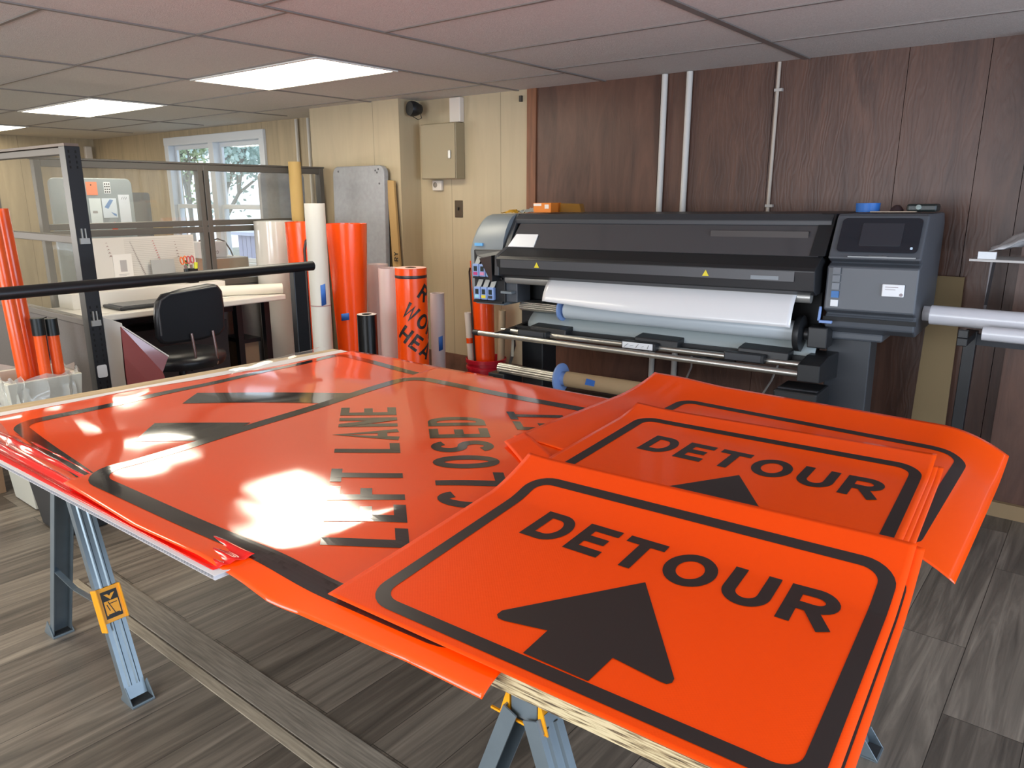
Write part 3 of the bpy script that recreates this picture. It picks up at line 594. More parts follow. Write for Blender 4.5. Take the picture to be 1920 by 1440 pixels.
# ================================================================ THE WIDE-FORMAT PRINTER
prz, ptl = R(3), R(.8)
PR = thing('wide_format_printer', 'long dark grey wide-format printer with touch screen, against the brown wall', 'printer', (-3.24, 3.6, 0), rot=(0, -ptl, prz))
W_ = PR.matrix_basis.copy()
def px_(name, bm, m, parent=None, **k): return link(name, bm, m, parent or PR, M=W_, **k)
g1 = mat('printer_grey', '#50545a', .42); g2 = mat('printer_dark', '#3a3c40', .45); g3 = mat('printer_black', '#222325', .42); g4 = mat('printer_silver_grey', '#7d858a', .38); gls = mat('smoked_window', '#4a494b', .12, coat=.5)
alu = mat('aluminium', '#c9c7c0', .3, metal=.9); blu = mat('hub_blue', '#7f9cd0', .45); wh = mat('label_white', '#e6e8ea', .4)
# cover: side profile in y,z swept along x (0.38..2.20)
def sweep(prof, x0, x1, bm=None):
    bm = bm or B(); prism(bm, [(x0, y, z) for y, z in prof], (x1 - x0, 0, 0)); return bm
px_('cover_top', sweep([(.62, 1.30), (.62, 1.44), (.55, 1.455), (.06, 1.45), (.02, 1.42), (.02, 1.395), (.10, 1.39), (.55, 1.38)], .36, 2.19), g2, bevel=.004)
px_('window', sweep([(.022, 1.395), (.028, 1.395), (-.10, 1.255), (-.106, 1.26)], .40, 2.17), gls)
px_('front_lid', sweep([(-.095, 1.262), (-.20, 1.215), (-.215, 1.20), (-.20, 1.105), (-.15, 1.085), (.0, 1.09), (.30, 1.15), (.30, 1.28), (-.06, 1.25)], .385, 2.19), g3, bevel=.005)
bm = B()
for xx in (2.13, ): prism(bm, [(xx, -.11, 1.262), (xx, .02, 1.40), (xx, .06, 1.452), (xx, .3, 1.452), (xx, .3, 1.25)], (.07, 0, 0))
px_('lid_side', bm, g3, bevel=.003)
bm = B(); prism(bm, [(.335, .06, 1.455), (.37, -.10, 1.262), (.37, -.205, 1.215), (.37, -.21, 1.10), (.37, .2, 1.05), (.335, .3, 1.45)], (.03, 0, 0)); px_('lid_side', bm, g2, bevel=.003)
bm = B(); bx(bm, (.42, -.2165, 1.150), (2.10, -.213, 1.196)); px_('lid_strip', bm, mat('strip_grey', '#47484b', .4))
for xx in (.66, 1.66):
    bm = B(); prism(bm, [(xx, -.2175, 1.158), (xx + .034, -.2175, 1.158), (xx + .017, -.2175, 1.188)], (0, -.001, 0)); px_('warning_triangle', bm, mat('warning_yellow', '#e6d531', .5))
box = lambda a, b_, m, name, parent=None, bevel=0: (lambda bm: (bx(bm, a, b_), px_(name, bm, m, parent, bevel=bevel))[1])(B())
box((1.90, -.2185, 1.155), (2.03, -.213, 1.172), g4, 'nameplate'); 
box((.41, -.10, 1.263), (.61, -.093, 1.265), wh, 'rail_cap')
bm = B(); prism(bm, [(.395, -.101, 1.262), (.58, -.101, 1.262), (.575, -.045, 1.332), (.42, -.045, 1.332)], (0, -.004, .004)); px_('white_cap', bm, wh)
box((1.62, -.03, 1.34), (2.10, .0, 1.37), mat('carriage', '#3c3634', .5), 'carriage')
bm = B(); bar(bm, (1.5, -.045, 1.318), (2.12, -.045, 1.318), .004, .006); px_('guide_rail', bm, alu)
# left module with rounded top-left shoulder and swelling side
lv = [(.905, .115, -.085), (.93, .098, -.090), (1.00, .092, -.094), (1.12, .090, -.097), (1.235, .088, -.095), (1.30, .098, -.080), (1.36, .110, -.055), (1.41, .125, -.020), (1.435, .135, .010), (1.45, .150, .050)]
bm = B(); rows_ = []
for z, xl, yf in lv:
    r_ = [(xl + .012, .60), (xl, .55), (xl, yf + .03), (xl + .006, yf + .010), (xl + .025, yf), (.345, yf - .0), (.345, .60)]
    rows_.append([bm.verts.new((x, y, z)) for x, y in r_])
for p_, q_ in zip(rows_, rows_[1:]):
    for k in range(7): bm.faces.new((p_[k], p_[(k + 1) % 7], q_[(k + 1) % 7], q_[k]))
bm.faces.new(rows_[0]); bm.faces.new(rows_[-1]); px_('left_housing', bm, g4, smooth=50)
bm = B(); prism(bm, [(.135, -.102, 1.243), (.36, -.102, 1.243), (.385, -.15, 1.165), (.33, -.15, 1.155), (.165, -.118, 1.205)], (0, .02, 0)); px_('ink_hood', bm, g2, bevel=.003)
prism_pts = [(.34, -.20, 1.215), (.20, -.14, 1.19), (.26, -.14, 1.10), (.32, -.19, 1.06), (.345, -.20, 1.06)]
bm = B(); prism(bm, prism_pts, (0, .10, 0)); px_('lid_nose', bm, g3, bevel=.003)
bm = B(); bx(bm, (.136, -.106, .925), (.37, -.092, 1.238)); bx(bm, (.136, -.125, .918), (.36, -.10, .932)); bx(bm, (.136, -.125, 1.066), (.36, -.10, 1.076)); px_('ink_bay', bm, g3, bevel=.002)
box((.135, -.099, 1.262), (.195, -.085, 1.280), mat('blue_badge', '#6fb4e8', .4), 'badge')
inkc = [('#c0407a', .142, 1.078), ('#d68ab0', .194, 1.078), ('#8fd0dc', .246, 1.078), ('#9fd4e6', .150, .938), ('#e6cf3a', .202, .938), ('#30343c', .254, .938)]
for c_, x0, z0 in inkc:
    bm = B(); bx(bm, (x0, -.135, z0), (x0 + .048, -.107, z0 + .078)); ct = px_('ink_cartridge', bm, mat('cartridge_blue', '#8ba4d6', .4), bevel=.006)
    box((x0 + .012, -.1365, z0 + .034), (x0 + .037, -.1345, z0 + .064), mat('cartridge_dark', '#1d2a2b', .4), 'chip_window', ct); box((x0 + .008, -.1368, z0 + .010), (x0 + .040, -.1345, z0 + .028), mat('ink_' + c_, c_, .5), 'colour_label', ct)
    bm = B(); prism(bm, [(x0 + .01, -.122, z0 + .078), (x0 + .045, -.122, z0 + .078), (x0 + .06, -.112, z0 + .122), (x0 + .025, -.112, z0 + .122)], (0, .004, 0)); px_('cartridge_tab', bm, mat('tab_silver', '#a9aaa6', .4), ct)
# feed bar and platen under the lid
bm = B(); cyl(bm, (.40, -.12, 1.075), (2.16, -.12, 1.072), .028); px_('front_roller', bm, mat('roller_grey', '#a3a29e', .35, metal=.5), smooth=40)
box((.36, -.09, .93), (.45, .05, 1.08), g1, 'roller_bracket', bevel=.004); box((.36, -.14, .985), (.44, -.09, 1.0), g4, 'lever', bevel=.003)
box((.40, .12, .74), (2.15, .16, 1.07), mat('printer_void', '#141618', .6), 'inner_panel')
# right module
profR = [(.55, 1.40), (.50, 1.45), (.03, 1.45), (.01, 1.44), (-.10, 1.275), (-.115, 1.255), (-.06, 1.235), (-.105, 1.22), (-.115, 1.02), (-.06, 1.00), (-.08, .985), (-.07, .935), (.0, .905), (.5, .905)]
px_('right_housing', sweep(profR, 2.215, 2.595), g1, bevel=.008)
def onface(x0, x1, s0, s1, off, name, m, parent=None, r=.018):
    """rounded plate on the slanting screen face (s: 0 bottom .. 1 top)"""
    a, b_ = Vector((0, -.10, 1.275)), Vector((0, .01, 1.44)); n = Vector((0, -(b_.z - a.z), (b_.y - a.y))).normalized(); bm = B(); L_ = (b_ - a).length; d = (b_ - a).normalized()
    prism(bm, [a + Vector((x, 0, 0)) + d * y + n * off for x, y in rounded(x0, s0 * L_, x1, s1 * L_, r)], n * .003); return px_(name, bm, m, parent)
sc_ = onface(2.245, 2.575, .04, .92, .006, 'screen_bezel', mat('bezel', '#1d2129', .25, coat=.4), r=.02)
onface(2.335, 2.505, .20, .78, .0085, 'screen', mat('screen_off', '#33343a', .2), sc_, r=.004); onface(2.545, 2.555, .12, .18, .0085, 'power_mark', mat('power_white', '#c9e0f2', .4), sc_, r=.004)
box((2.30, -.118, 1.262), (2.575, -.106, 1.268), mat('bezel', '#1d2129', .25), 'handle_gap')
box((2.385, -.112, 1.265), (2.46, -.103, 1.272), g2, 'logo_dent')
for k, (c_, z0) in enumerate((('#6d7176', 1.185), ('#74787d', 1.15), ('#80858b', 1.115), ('#3f77b5', 1.078), ('#e8eaec', 1.038))): box((2.245, -.121, z0), (2.277, -.112, z0 + .030), mat('sticker_' + c_, c_, .5), 'sticker')
lb = box((2.455, -.1205, 1.095), (2.545, -.112, 1.150), wh, 'label', bevel=.004)
bm = B(); bx(bm, (2.468, -.1215, 1.136), (2.52, -.1203, 1.139)); bx(bm, (2.468, -.1215, 1.126), (2.51, -.1203, 1.128)); lathe(bm, [(.0, 0), (.007, 0), (.007, .0008)], (2.534, -.1208, 1.106), 16, (0, -1, 0)); px_('label_print', bm, mat('label_grey', '#9a8f92', .5), lb)
bm = B(); prism(bm, [(2.21, -.085, .985), (2.60, -.085, .985), (2.60, -.082, .965), (2.21, -.082, .965)], (0, .01, 0)); px_('drawer_gap', bm, g3)
bm = B(); bar(bm, (2.205, -.13, .965), (2.262, -.13, .965), .02, .013); bar(bm, (2.20, -.12, .965), (2.20, -.10, 1.03), .012, .012); px_('blue_lever', bm, blu, bevel=.003)
box((2.19, .0, .865), (2.46, .34, .905), g1, 'shelf_bracket', bevel=.01)
# stand: two legs, feet and a cross beam
for nm, x0, x1 in (('leg', .36, .52), ('leg', 2.20, 2.40)):
    bm = B(); bx(bm, (x0, .08, .10 if x0 < 1 else .06), (x1, .24, .93)); px_(nm, bm, g2 if x0 > 1 else g3, bevel=.006)
    bm = B(); prism(bm, [(x0 + .02, -.28, .06), (x0 + .02, .52, .06), (x0 + .02, .52, .11), (x0 + .02, .25, .17), (x0 + .02, .02, .17), (x0 + .02, -.28, .10)], (.1, 0, 0)); px_('foot', bm, g3, bevel=.005)
    for yy in (-.22, .46):
        bm = B(); zc_ = .0375 - (x0 + .07) * math.sin(ptl) * 0; zb = -(x0 + .07) * math.tan(ptl); cyl(bm, (x0 + .04, yy, zb + .040), (x0 + .10, yy, zb + .040), .038); bx(bm, (x0 + .05, yy - .02, zb + .05), (x0 + .09, yy + .02, .07)); px_('caster', bm, g3, smooth=40)
box((.5, .13, .30), (2.2, .19, .36), mat('tan_beam', '#5c4b3a', .6), 'cross_beam')
bm = B(); bar(bm, (.45, -.22, .18), (2.3, -.22, .18), .03, .03); px_('lower_rail', bm, alu)
# loading bars with three slider blocks
bm = B(); prism(bm, [(.40, .08, .70), (.40, -.26, .735), (.40, -.26, .765), (.40, .08, .79)], (.03, 0, 0)); px_('bar_arm', bm, g3); bm = B(); prism(bm, [(2.16, .08, .66), (2.16, -.27, .70), (2.16, -.27, .78), (2.16, -.12, .80), (2.16, .08, .79)], (.10, 0, 0)); px_('bar_arm', bm, g3, bevel=.004)
bm = B(); cyl(bm, (.27, -.25, .752), (2.20, -.25, .730), .0155); px_('loading_bar', bm, alu, smooth=40)
bm = B(); cyl(bm, (.235, -.25, .7525), (.275, -.25, .752), .018); px_('bar_cap', bm, g3, smooth=40)
bm = B(); cyl(bm, (.36, -.13, .760), (2.18, -.13, .750), .0155); px_('loading_bar', bm, alu, smooth=40)
bm = B(); bar(bm, (.42, -.06, .772), (2.20, -.06, .764), .02, .03); px_('rear_beam', bm, g3)
for x0, wl in ((.52, 0), (1.21, 1), (1.78, 0)):
    bm = B(); prism(bm, [(x0 + .0, -.19, .745), (x0 + .20, -.19, .742), (x0 + .20, -.19, .785), (x0 + .0, -.19, .788)], (0, .05, 0)); prism(bm, [(x0 + .05, -.14, .750), (x0 + .30, -.14, .748), (x0 + .30, -.13, .80), (x0 + .05, -.13, .805)], (0, .12, .012)); sl_ = px_('slider_block', bm, g3, bevel=.006)
    box((x0 + .008, -.1925, .750), (x0 + .185, -.1895, .783), wh if wl else g2, 'slider_label', sl_)
    if wl:
        bm = B()
        for k in range(5): bar(bm, (x0 + .02 + .034 * k, -.1932, .756 + .006 * (k % 2)), (x0 + .044 + .03 * k, -.1932, .776 - .008 * (k % 2)), .0012, .005, (0, 1, 0))
        px_('label_print', bm, mat('label_dark', '#4a4a4a', .5), sl_)
# upper spindle with hubs; take-up unit
bm = B()
for k in range(10): a = k * math.pi / 5; cyl(bm, (.44, -.03 + .020 * math.cos(a), .905 + .020 * math.sin(a)), (.74, -.03 + .020 * math.cos(a), .902 + .020 * math.sin(a)), .0085, n=8)
px_('spindle', bm, alu, smooth=50)
def hub(name, x, y, z, r, wd, m, parent=None):
    bm = B(); lathe(bm, [(0.0, 0), (r * .98, 0), (r, .004), (r, .012), (r * .9, .016), (r * .45, .018), (r * .42, wd), (0, wd)], (x, y, z), 40, (1, 0, 0)); return px_(name, bm, m, parent, smooth=35)
hub('media_hub', .73, -.03, .902, .067, .05, blu)
bm = B(); lathe(bm, [(0, 0), (.085, 0), (.088, .006), (.088, .028), (.07, .034), (.03, .04), (.03, .10), (0, .10)], (2.085, -.04, .885), 40, (1, 0, 0)); px_('drive_hub', bm, g3, smooth=35); box((2.15, -.10, .83), (2.24, .02, .93), g3, 'hub_motor', bevel=.006)
bm = B()
for k in range(10): a = k * math.pi / 5; cyl(bm, (.36, -.16 + .022 * math.cos(a), .530 + .022 * math.sin(a)), (.82, -.16 + .022 * math.cos(a), .520 + .022 * math.sin(a)), .009, n=8)
px_('take_up_spindle', bm, alu, smooth=50)
hub('take_up_hub', .80, -.16, .520, .088, .05, blu); box((.30, -.20, .40), (.42, -.0, .50), g3, 'take_up_stop', bevel=.006)
bm = B(); prism(bm, [(.34, .0, .74), (.42, -.12, .60), (.36, -.12, .46), (.30, -.02, .46), (.28, .1, .62)], (.02, .0, 0)); px_('side_stay', bm, g3)
mo = box((2.06, -.28, .40), (2.26, -.05, .65), g3, 'take_up_motor', bevel=.010)
bm = B(); prism(bm, [(2.07, -.281, .60), (2.25, -.281, .60), (2.25, -.24, .655), (2.07, -.24, .655)], (0, .02, -.0)); px_('motor_top', bm, g2, mo)
box((2.165, -.2825, .555), (2.235, -.28, .600), wh, 'motor_label', mo); box((2.12, -.2825, .585), (2.138, -.28, .60), g4, 'motor_icon', mo); box((2.12, -.2825, .56), (2.138, -.28, .575), g4, 'motor_icon', mo)
bm = B(); prism(bm, [(2.135, -.2825, .53), (2.155, -.2825, .53), (2.145, -.2825, .54)], (0, .002, 0)); prism(bm, [(2.17, -.2825, .54), (2.19, -.2825, .54), (2.18, -.2825, .53)], (0, .002, 0)); px_('arrow_marks', bm, g4, mo)
box((2.055, -.30, .505), (2.225, -.275, .52), g1, 'motor_ledge', mo); box((2.05, -.3, .535), (2.085, -.28, .548), blu, 'motor_button', mo)
# media on the printer: things of their own
def w2(o): return o
def pthing(name, bm, m, label, cat, group=None, **k): o = link(name, bm, m, None, M=W_, **k); return tag(o, label, cat, group)
bm = B(); lathe(bm, [(.030, 0), (.050, 0), (.0505, 1.32), (.030, 1.32)], (.765, -.03, .902), 48, (1, 0, -.006)); pthing('media_roll', bm, mat('media_white', '#c3cbd0', .32), 'greyish white media roll on the upper spindle between blue and black hubs', 'paper roll', smooth=35)
bm = B(); lathe(bm, [(.030, 0), (.045, 0), (.045, 1.24), (.030, 1.24)], (.85, -.16, .520), 40, (1, 0, -.006)); core = thing('cardboard_core', 'brown cardboard tube on the lower take-up spindle of the printer', 'cardboard tube', tuple(W_ @ Vector((.85, -.16, .47)))); link('tube', bm, mat('kraft', '#a78e6c', .75), core, smooth=35, M=W_)
bm = B(); prism(bm, [(.995, -.2055, .515), (1.055, -.2055, .512), (1.06, -.2045, .545), (1.005, -.2045, .552)], (0, -.001, 0)); link('tape_piece', bm, mat('blue_tape', '#2f66b8', .6), core, M=W_)
# printed sheet hanging off the platen
def pap(u, v):
    x = .715 + u * 1.385; drop = (.132 + .045 * sm(0, 1, u) + .012 * math.sin(5 * u)) ; s_ = v
    y = -.10 - .075 * math.sin(s_ * 1.5) - .03 * s_; z = 1.103 - .012 * u * 0 - drop * s_ * (.45 + .55 * s_) - .0
    return (x, y - .015, z)
bm = B(); grid(bm, pap, 60, 16); pthing('printed_sheet', bm, mat('paper_white', '#dededf', .22, coat=.3), 'wide white glossy sheet curling out from under the printer lid', 'paper sheet', smooth=80, solid=.0006)
bm = B(); grid(bm, lambda u, v: (.50 + u * 1.68, .02 - .07 * math.sin(v * 2.2) + .0 * v, .87 - .10 * v - .03 * u * v), 30, 12); pthing('media_liner', bm, mat('liner', '#9aa3a4', .45), 'dull grey band of media hanging behind the media roll', 'media', smooth=80, solid=.0006)
# things on top of the printer
T = lambda x, y, z: W_ @ Vector((x, y, z))
ob = thing('carton', 'small orange and white carton on top of the printer, left end', 'box', tuple(T(.42, .30, 1.455))); bm = B(); bx(bm, (.36, .22, 1.456), (.49, .34, 1.515)); link('box_body', bm, mat('carton_orange', '#e8842c', .6), ob, M=W_, bevel=.002)
bm = B(); bx(bm, (.362, .2185, 1.497), (.42, .22, 1.512)); bx(bm, (.445, .2185, 1.48), (.475, .22, 1.505)); link('carton_label', bm, mat('carton_white', '#f0e2d4', .6), ob, M=W_)
bm = B(); prism(bm, [(.50, .30, 1.456), (.66, .30, 1.456), (.645, .30, 1.508), (.51, .30, 1.512)], (0, .05, 0)); pthing('amber_film_bag', bm, film('amber_film', '#9a6a10', .55, .2), 'see-through amber plastic bag right of the small carton', 'bag')
def crumple(f, seed, amp, nu=14, nv=10):
    rnd = random.Random(seed); bm = B(); grid(bm, f, nu, nv)
    for v in bm.verts: v.co += Vector((rnd.gauss(0, amp), rnd.gauss(0, amp), rnd.gauss(0, amp)))
    return bm
bm = crumple(lambda u, v: (.22 + .15 * u, .22 + .12 * v, 1.462 + .035 * u * math.sin(math.pi * v)), 3, .004); pthing('plastic_bag', bm, mat('grey_plastic', '#9a9f9a', .35), 'crumpled grey plastic bag left of the small carton', 'bag', solid=.0006)
bm = crumple(lambda u, v: (.14 + .12 * u, .18 + .10 * v, 1.458 + .018 * math.sin(math.pi * u) * math.sin(math.pi * v)), 5, .002); pthing('yellow_cloth', bm, mat('mustard_cloth', '#b98b1e', .8), 'mustard yellow rag lying at the left end of the printer top', 'cloth', solid=.001)
bm = B(); lathe(bm, [(.036, 0), (.052, 0), (.054, .042), (.038, .042), (.036, 0)], tuple(Vector((2.30, .22, 1.455))), 36); pthing('tape_roll', bm, mat('blue_tape_roll', '#2f6fc0', .5), 'roll of bright blue tape standing on the printer above its screen', 'tape roll', smooth=35)
bm = B(); bx(bm, (2.33, .12, 1.4555), (2.52, .17, 1.460)); pthing('ruler', bm, mat('pale_strip', '#b7a48e', .5), 'thin pale strip lying along the printer top beside the tape', 'strip')
bm = B(); lathe(bm, [(0, 0), (.026, 0), (.03, .008), (.022, .02), (.012, .03), (0, .032)], (2.43, .2, 1.456), 24); pthing('knob', bm, mat('knob_dark', '#3a2a2c', .4), 'small dark round knob on the printer between the tape and black case', 'knob', smooth=40)
bc = thing('black_case', 'low black case with a grey dial at the right of the printer top', 'case', tuple(T(2.53, .22, 1.456))); bm = B(); bx(bm, (2.475, .16, 1.456), (2.60, .28, 1.492)); link('case_body', bm, mat('case_black', '#1e2524', .4), bc, M=W_, bevel=.01); bm = B(); lathe(bm, [(0, 0), (.012, 0), (.011, .004), (0, .005)], (2.525, .16, 1.477), 20, (0, -1, .2)); link('dial', bm, mat('dial_grey', '#8d9a96', .3), bc, M=W_, smooth=40)

# ================================================================ LEFT AND BACK OF THE ROOM
fr = mat('partition_frame', '#5d5a55', .45, metal=.2); gl = film('partition_glass', '#dfe8df', .05, .02, 1.0); fab = mat('partition_fabric', '#6f6a68', .85, noise=.06, nscale=120); blk = mat('black_steel', '#131417', .4)
# ---- long glazed partition behind the desk (runs along y)
PX = -5.45
gp = thing('glazed_partition', 'long grey-framed partition with clear panes behind the white desk', 'partition', (PX, 3.05, 0))
bm = B()
for y0, y1 in ((1.93, 1.97), (3.02, 3.06), (3.068, 3.108), (4.12, 4.165)): bx(bm, (PX - .03, y0, 0), (PX + .03, y1, 1.79))
for z0, z1 in ((1.745, 1.79), (1.345, 1.385), (1.295, 1.338), (.885, .93)): bx(bm, (PX - .028, 1.97, z0), (PX + .028, 4.12, z1))
bx(bm, (PX - .036, 1.92, 1.79), (PX + .036, 4.17, 1.803)); link('frame', bm, fr, gp, bevel=.003)
for y0, y1 in ((1.97, 3.02), (3.108, 4.12)):
    for z0, z1 in ((1.385, 1.745), (.93, 1.295)): box_thing('pane', (PX - .003, y0, z0), (PX + .003, y1, z1), gl, gp)
    box_thing('fabric_panel', (PX - .02, y0, .06), (PX + .02, y1, .885), fab, gp)
# ---- near partition with the black slotted post (runs along x)
PY = 1.72
np_ = thing('glazed_partition', 'near partition with black slotted end post, pane above grey lower panel', 'partition', (-5.3, PY, 0))
bm = B(); bx(bm, (-6.6, PY - .028, 1.772), (-4.375, PY + .028, 1.808)); bx(bm, (-6.6, PY - .028, 1.315), (-4.375, PY + .028, 1.355)); bx(bm, (-6.6, PY - .028, .87), (-4.375, PY + .028, .905)); bx(bm, (-6.64, PY - .03, 0), (-6.6, PY + .03, 1.808)); bx(bm, (-5.52, PY - .02, .905), (-5.49, PY + .02, 1.772)); link('frame', bm, mat('frame_light', '#5c5650', .5), np_, bevel=.003)
bm = B(); bx(bm, (-6.64, PY - .035, 1.812), (-4.30, PY + .035, 1.826)); link('top_cap', bm, mat('cap_brown', '#6b5b50', .5), np_)
for z0, z1 in ((.905, 1.315), (1.355, 1.772)): box_thing('pane', (-6.6, PY - .003, z0), (-4.375, PY + .003, z1), film('partition_glass_near', '#dfe8df', .04, .02, .8), np_)
box_thing('fabric_panel', (-6.6, PY - .022, .05), (-4.375, PY + .022, .87), fab, np_)
post = box_thing('post', (-4.375, PY - .035, 0), (-4.30, PY + .04, 1.812), blk, np_, bevel=.002)
bm = B()
for k in range(30):
    z = .16 + k * .030
    if z < .98 or z > 1.7:
        for yy in (-.018, .018): bx(bm, (-4.2995, PY + yy - .004, z), (-4.2985, PY + yy + .004, z + .014))
for k in range(4): bx(bm, (-4.2995, PY - .022, 1.70 + k * .026), (-4.2985, PY - .014, 1.714 + k * .026)); bx(bm, (-4.2995, PY + .012, 1.70 + k * .026), (-4.2985, PY + .02, 1.714 + k * .026))
link('slots', bm, mat('slot_black', '#060607', .8), post)
for z in (1.315, .875):
    bm = B(); bx(bm, (-4.2995, PY - .024, z), (-4.286, PY + .024, z + .03)); bx(bm, (-4.2995, PY - .012, z + .03), (-4.29, PY - .006, z + .08)); bx(bm, (-4.2995, PY + .006, z + .03), (-4.29, PY + .012, z + .08)); link('latch', bm, mat('nickel', '#b9b9b4', .3, metal=.7), post)
bm = B(); prism(bm, [(-4.2985, PY + y, z) for y, z in rounded(-.026, .585, .026, .655, .01)], (.002, 0, 0)); st = link('sticker', bm, wh, post)
bm = B()
for i, (pts, cl) in enumerate(glyph('S', .7, .16) + [([(.8, 1), (.8, 0)], 0), ([(1.1, 1), (1.1, .0), (1.6, 0)], 0)]): stroke(bm, pts, cl, .16, lambda x, y: (-4.2960, PY - .019 + x * .025, .605 + y * .03), .3)
link('sticker_print', bm, mat('ink_plain', '#222222', .6), st)
# ---- black steel rail in front
rl = thing('black_rail', 'black steel bar on a post running behind the far edge of the table', 'rail', (-3.62, 1.6, 0))
bm = B(); cyl(bm, (-3.62, -.6, 1.158), (-3.62, 2.665, 1.172), .027, n=20); link('bar', bm, blk, rl, smooth=40)
for yy in (2.56, -.4):
    bm = B(); bx(bm, (-3.645, yy - .04, .02), (-3.60, yy + .04, 1.15)); link('post', bm, blk, rl, bevel=.004); bm = B(); bx(bm, (-3.85, yy - .04, 0), (-3.39, yy + .04, .03)); link('foot', bm, blk, rl, bevel=.004)
# ---- desk, chair and what lies on the desk
DZ = .85
dsk = thing('desk', 'long white desk against the glazed partition, black metal legs', 'desk', (-5.12, 2.4, 0))
bm = B(); bx(bm, (-5.41, 1.82, DZ - .042), (-4.83, 3.30, DZ)); link('desktop', bm, mat('desk_white', '#e2ded6', .4), dsk, bevel=.008)
for x, y in ((-4.9, 3.16), (-5.3, 3.16), (-4.9, 1.95), (-5.3, 1.95), (-4.98, 2.98)):
    bm = B(); bx(bm, (x - .022, y - .022, 0), (x + .022, y + .022, DZ - .043)); link('leg', bm, blk, dsk)
bm = B(); bx(bm, (-5.30, 3.15, .08), (-4.9, 3.17, .12)); bx(bm, (-5.32, 1.97, .70), (-5.28, 3.14, .76)); link('crossbar', bm, blk, dsk)
tag(link('under_desk_shade', (lambda bm: (bx(bm, (-5.26, 2.0, .02), (-5.0, 2.9, .69)), bm)[1])(B()), mat('desk_shade_dark', '#2a2426', .6), bevel=.004), 'dark block standing in for the shade under the white desk', 'cabinet')  # shade under the desk, put in as a dark block
ch = thing('desk_chair', 'black padded desk chair with chrome back rods in front of the white desk', 'chair', (-4.55, 2.38, 0))
bm = B(); bk_ = []
pts = [(2.10, .74), (2.10, .86), (2.115, .945), (2.16, .995), (2.28, 1.015), (2.46, 1.03), (2.52, 1.02), (2.545, .98), (2.55, .88), (2.54, .74), (2.50, .70), (2.36, .685), (2.16, .69), (2.12, .70)]
prism(bm, [(-4.40, y, z) for y, z in pts], (-.05, 0, 0)); link('backrest', bm, mat('black_vinyl', '#17191e', .35), ch, bevel=.018, smooth=50)
bm = B(); tube(bm, [(-4.398, y, z) for y, z in ((2.12, .75), (2.12, .90), (2.14, .96), (2.20, .99), (2.5, 1.01))], .006, 6); link('piping', bm, mat('piping', '#3c3e42', .4), ch)
bm = B()
grid(bm, lambda u, v: (-4.62 + .27 * math.cos(2 * math.pi * u) * (1 - v), 2.34 + .27 * math.sin(2 * math.pi * u) * (1 - v), .575 + .03 * math.sin(math.pi / 2 * min(1, v * 3))), 32, 6); lathe(bm, [(.27, .575), (.275, .55), (.26, .515), (.0, .51)], (-4.62, 2.34, 0), 32); bmesh.ops.remove_doubles(bm, verts=bm.verts[:], dist=.002); link('seat', bm, mat('black_vinyl', '#17191e', .35), ch, smooth=60)
for y in (2.30, 2.44):
    bm = B(); tube(bm, [(-4.385, y, .74), (-4.375, y + .005, .62), (-4.38, y + .01, .53), (-4.44, y + .01, .50), (-4.6, 2.36, .50)], .009, 8); link('back_rod', bm, mat('chrome_pink', '#b09a98', .2, metal=.9), ch, smooth=60)
bm = B(); cyl(bm, (-4.62, 2.34, .12), (-4.62, 2.34, .51), .025); link('column', bm, blk, ch, smooth=40)
for k in range(5):
    a = k * 2 * math.pi / 5; bm = B(); bar(bm, (-4.62, 2.34, .12), (-4.62 + .28 * math.cos(a), 2.34 + .28 * math.sin(a), .075), .04, .03); lg = link('base_arm', bm, blk, ch); bm = B(); c_ = Vector((-4.62 + .28 * math.cos(a), 2.34 + .28 * math.sin(a), .03)); cyl(bm, c_ + Vector((-.02, 0, 0)), c_ + Vector((.02, 0, 0)), .03, n=16); link('caster', bm, blk, lg)
def D(px, py, z=DZ): return Zp(px, py, z)
lt = thing('laptop', 'flat black closed laptop with grey lid lying on the white desk', 'laptop', (-5.0, 2.35, DZ))
bm = B(); bx(bm, (-5.16, 2.12, DZ + .001), (-4.90, 2.62, DZ + .022)); link('laptop_body', bm, mat('laptop_black', '#20242a', .35), lt, bevel=.008); bm = B(); bx(bm, (-5.14, 2.15, DZ + .022), (-4.93, 2.59, DZ + .026)); link('lid', bm, mat('lid_grey', '#6d6f72', .3), lt)
for k, (x, y, r, lab) in enumerate(((-5.08, 2.80, .15, 'white paper sheet lying on the desk behind the chair back'), (-5.10, 3.06, -.2, 'white paper sheet under the paper roll at the desk end'), (-5.02, 1.93, .1, 'white paper sheet on the near end of the desk'))):
    M = Matrix.Translation((x, y, DZ + .001)) @ Matrix.Rotation(r, 4, 'Z'); bm = B(); bx(bm, (-.14, -.105, 0), (.14, .105, .002), M); tag(link('paper_sheet', bm, mat('paper', '#ece9e2', .6)), lab, 'paper')
bm = B(); p = Vector((-5.10, 2.86, DZ + .040)); q = Vector((-4.87, 3.30, DZ + .040)); d = (q - p).normalized(); lathe(bm, [(.030, 0), (.038, 0), (.038, (q - p).length), (.030, (q - p).length), (.030, 0)], p, 28, d)
tag(link('paper_roll', bm, mat('paper_cream', '#e9e4d6', .6), smooth=40), 'rolled cream paper with an open end at the right end of the white desk', 'paper roll')
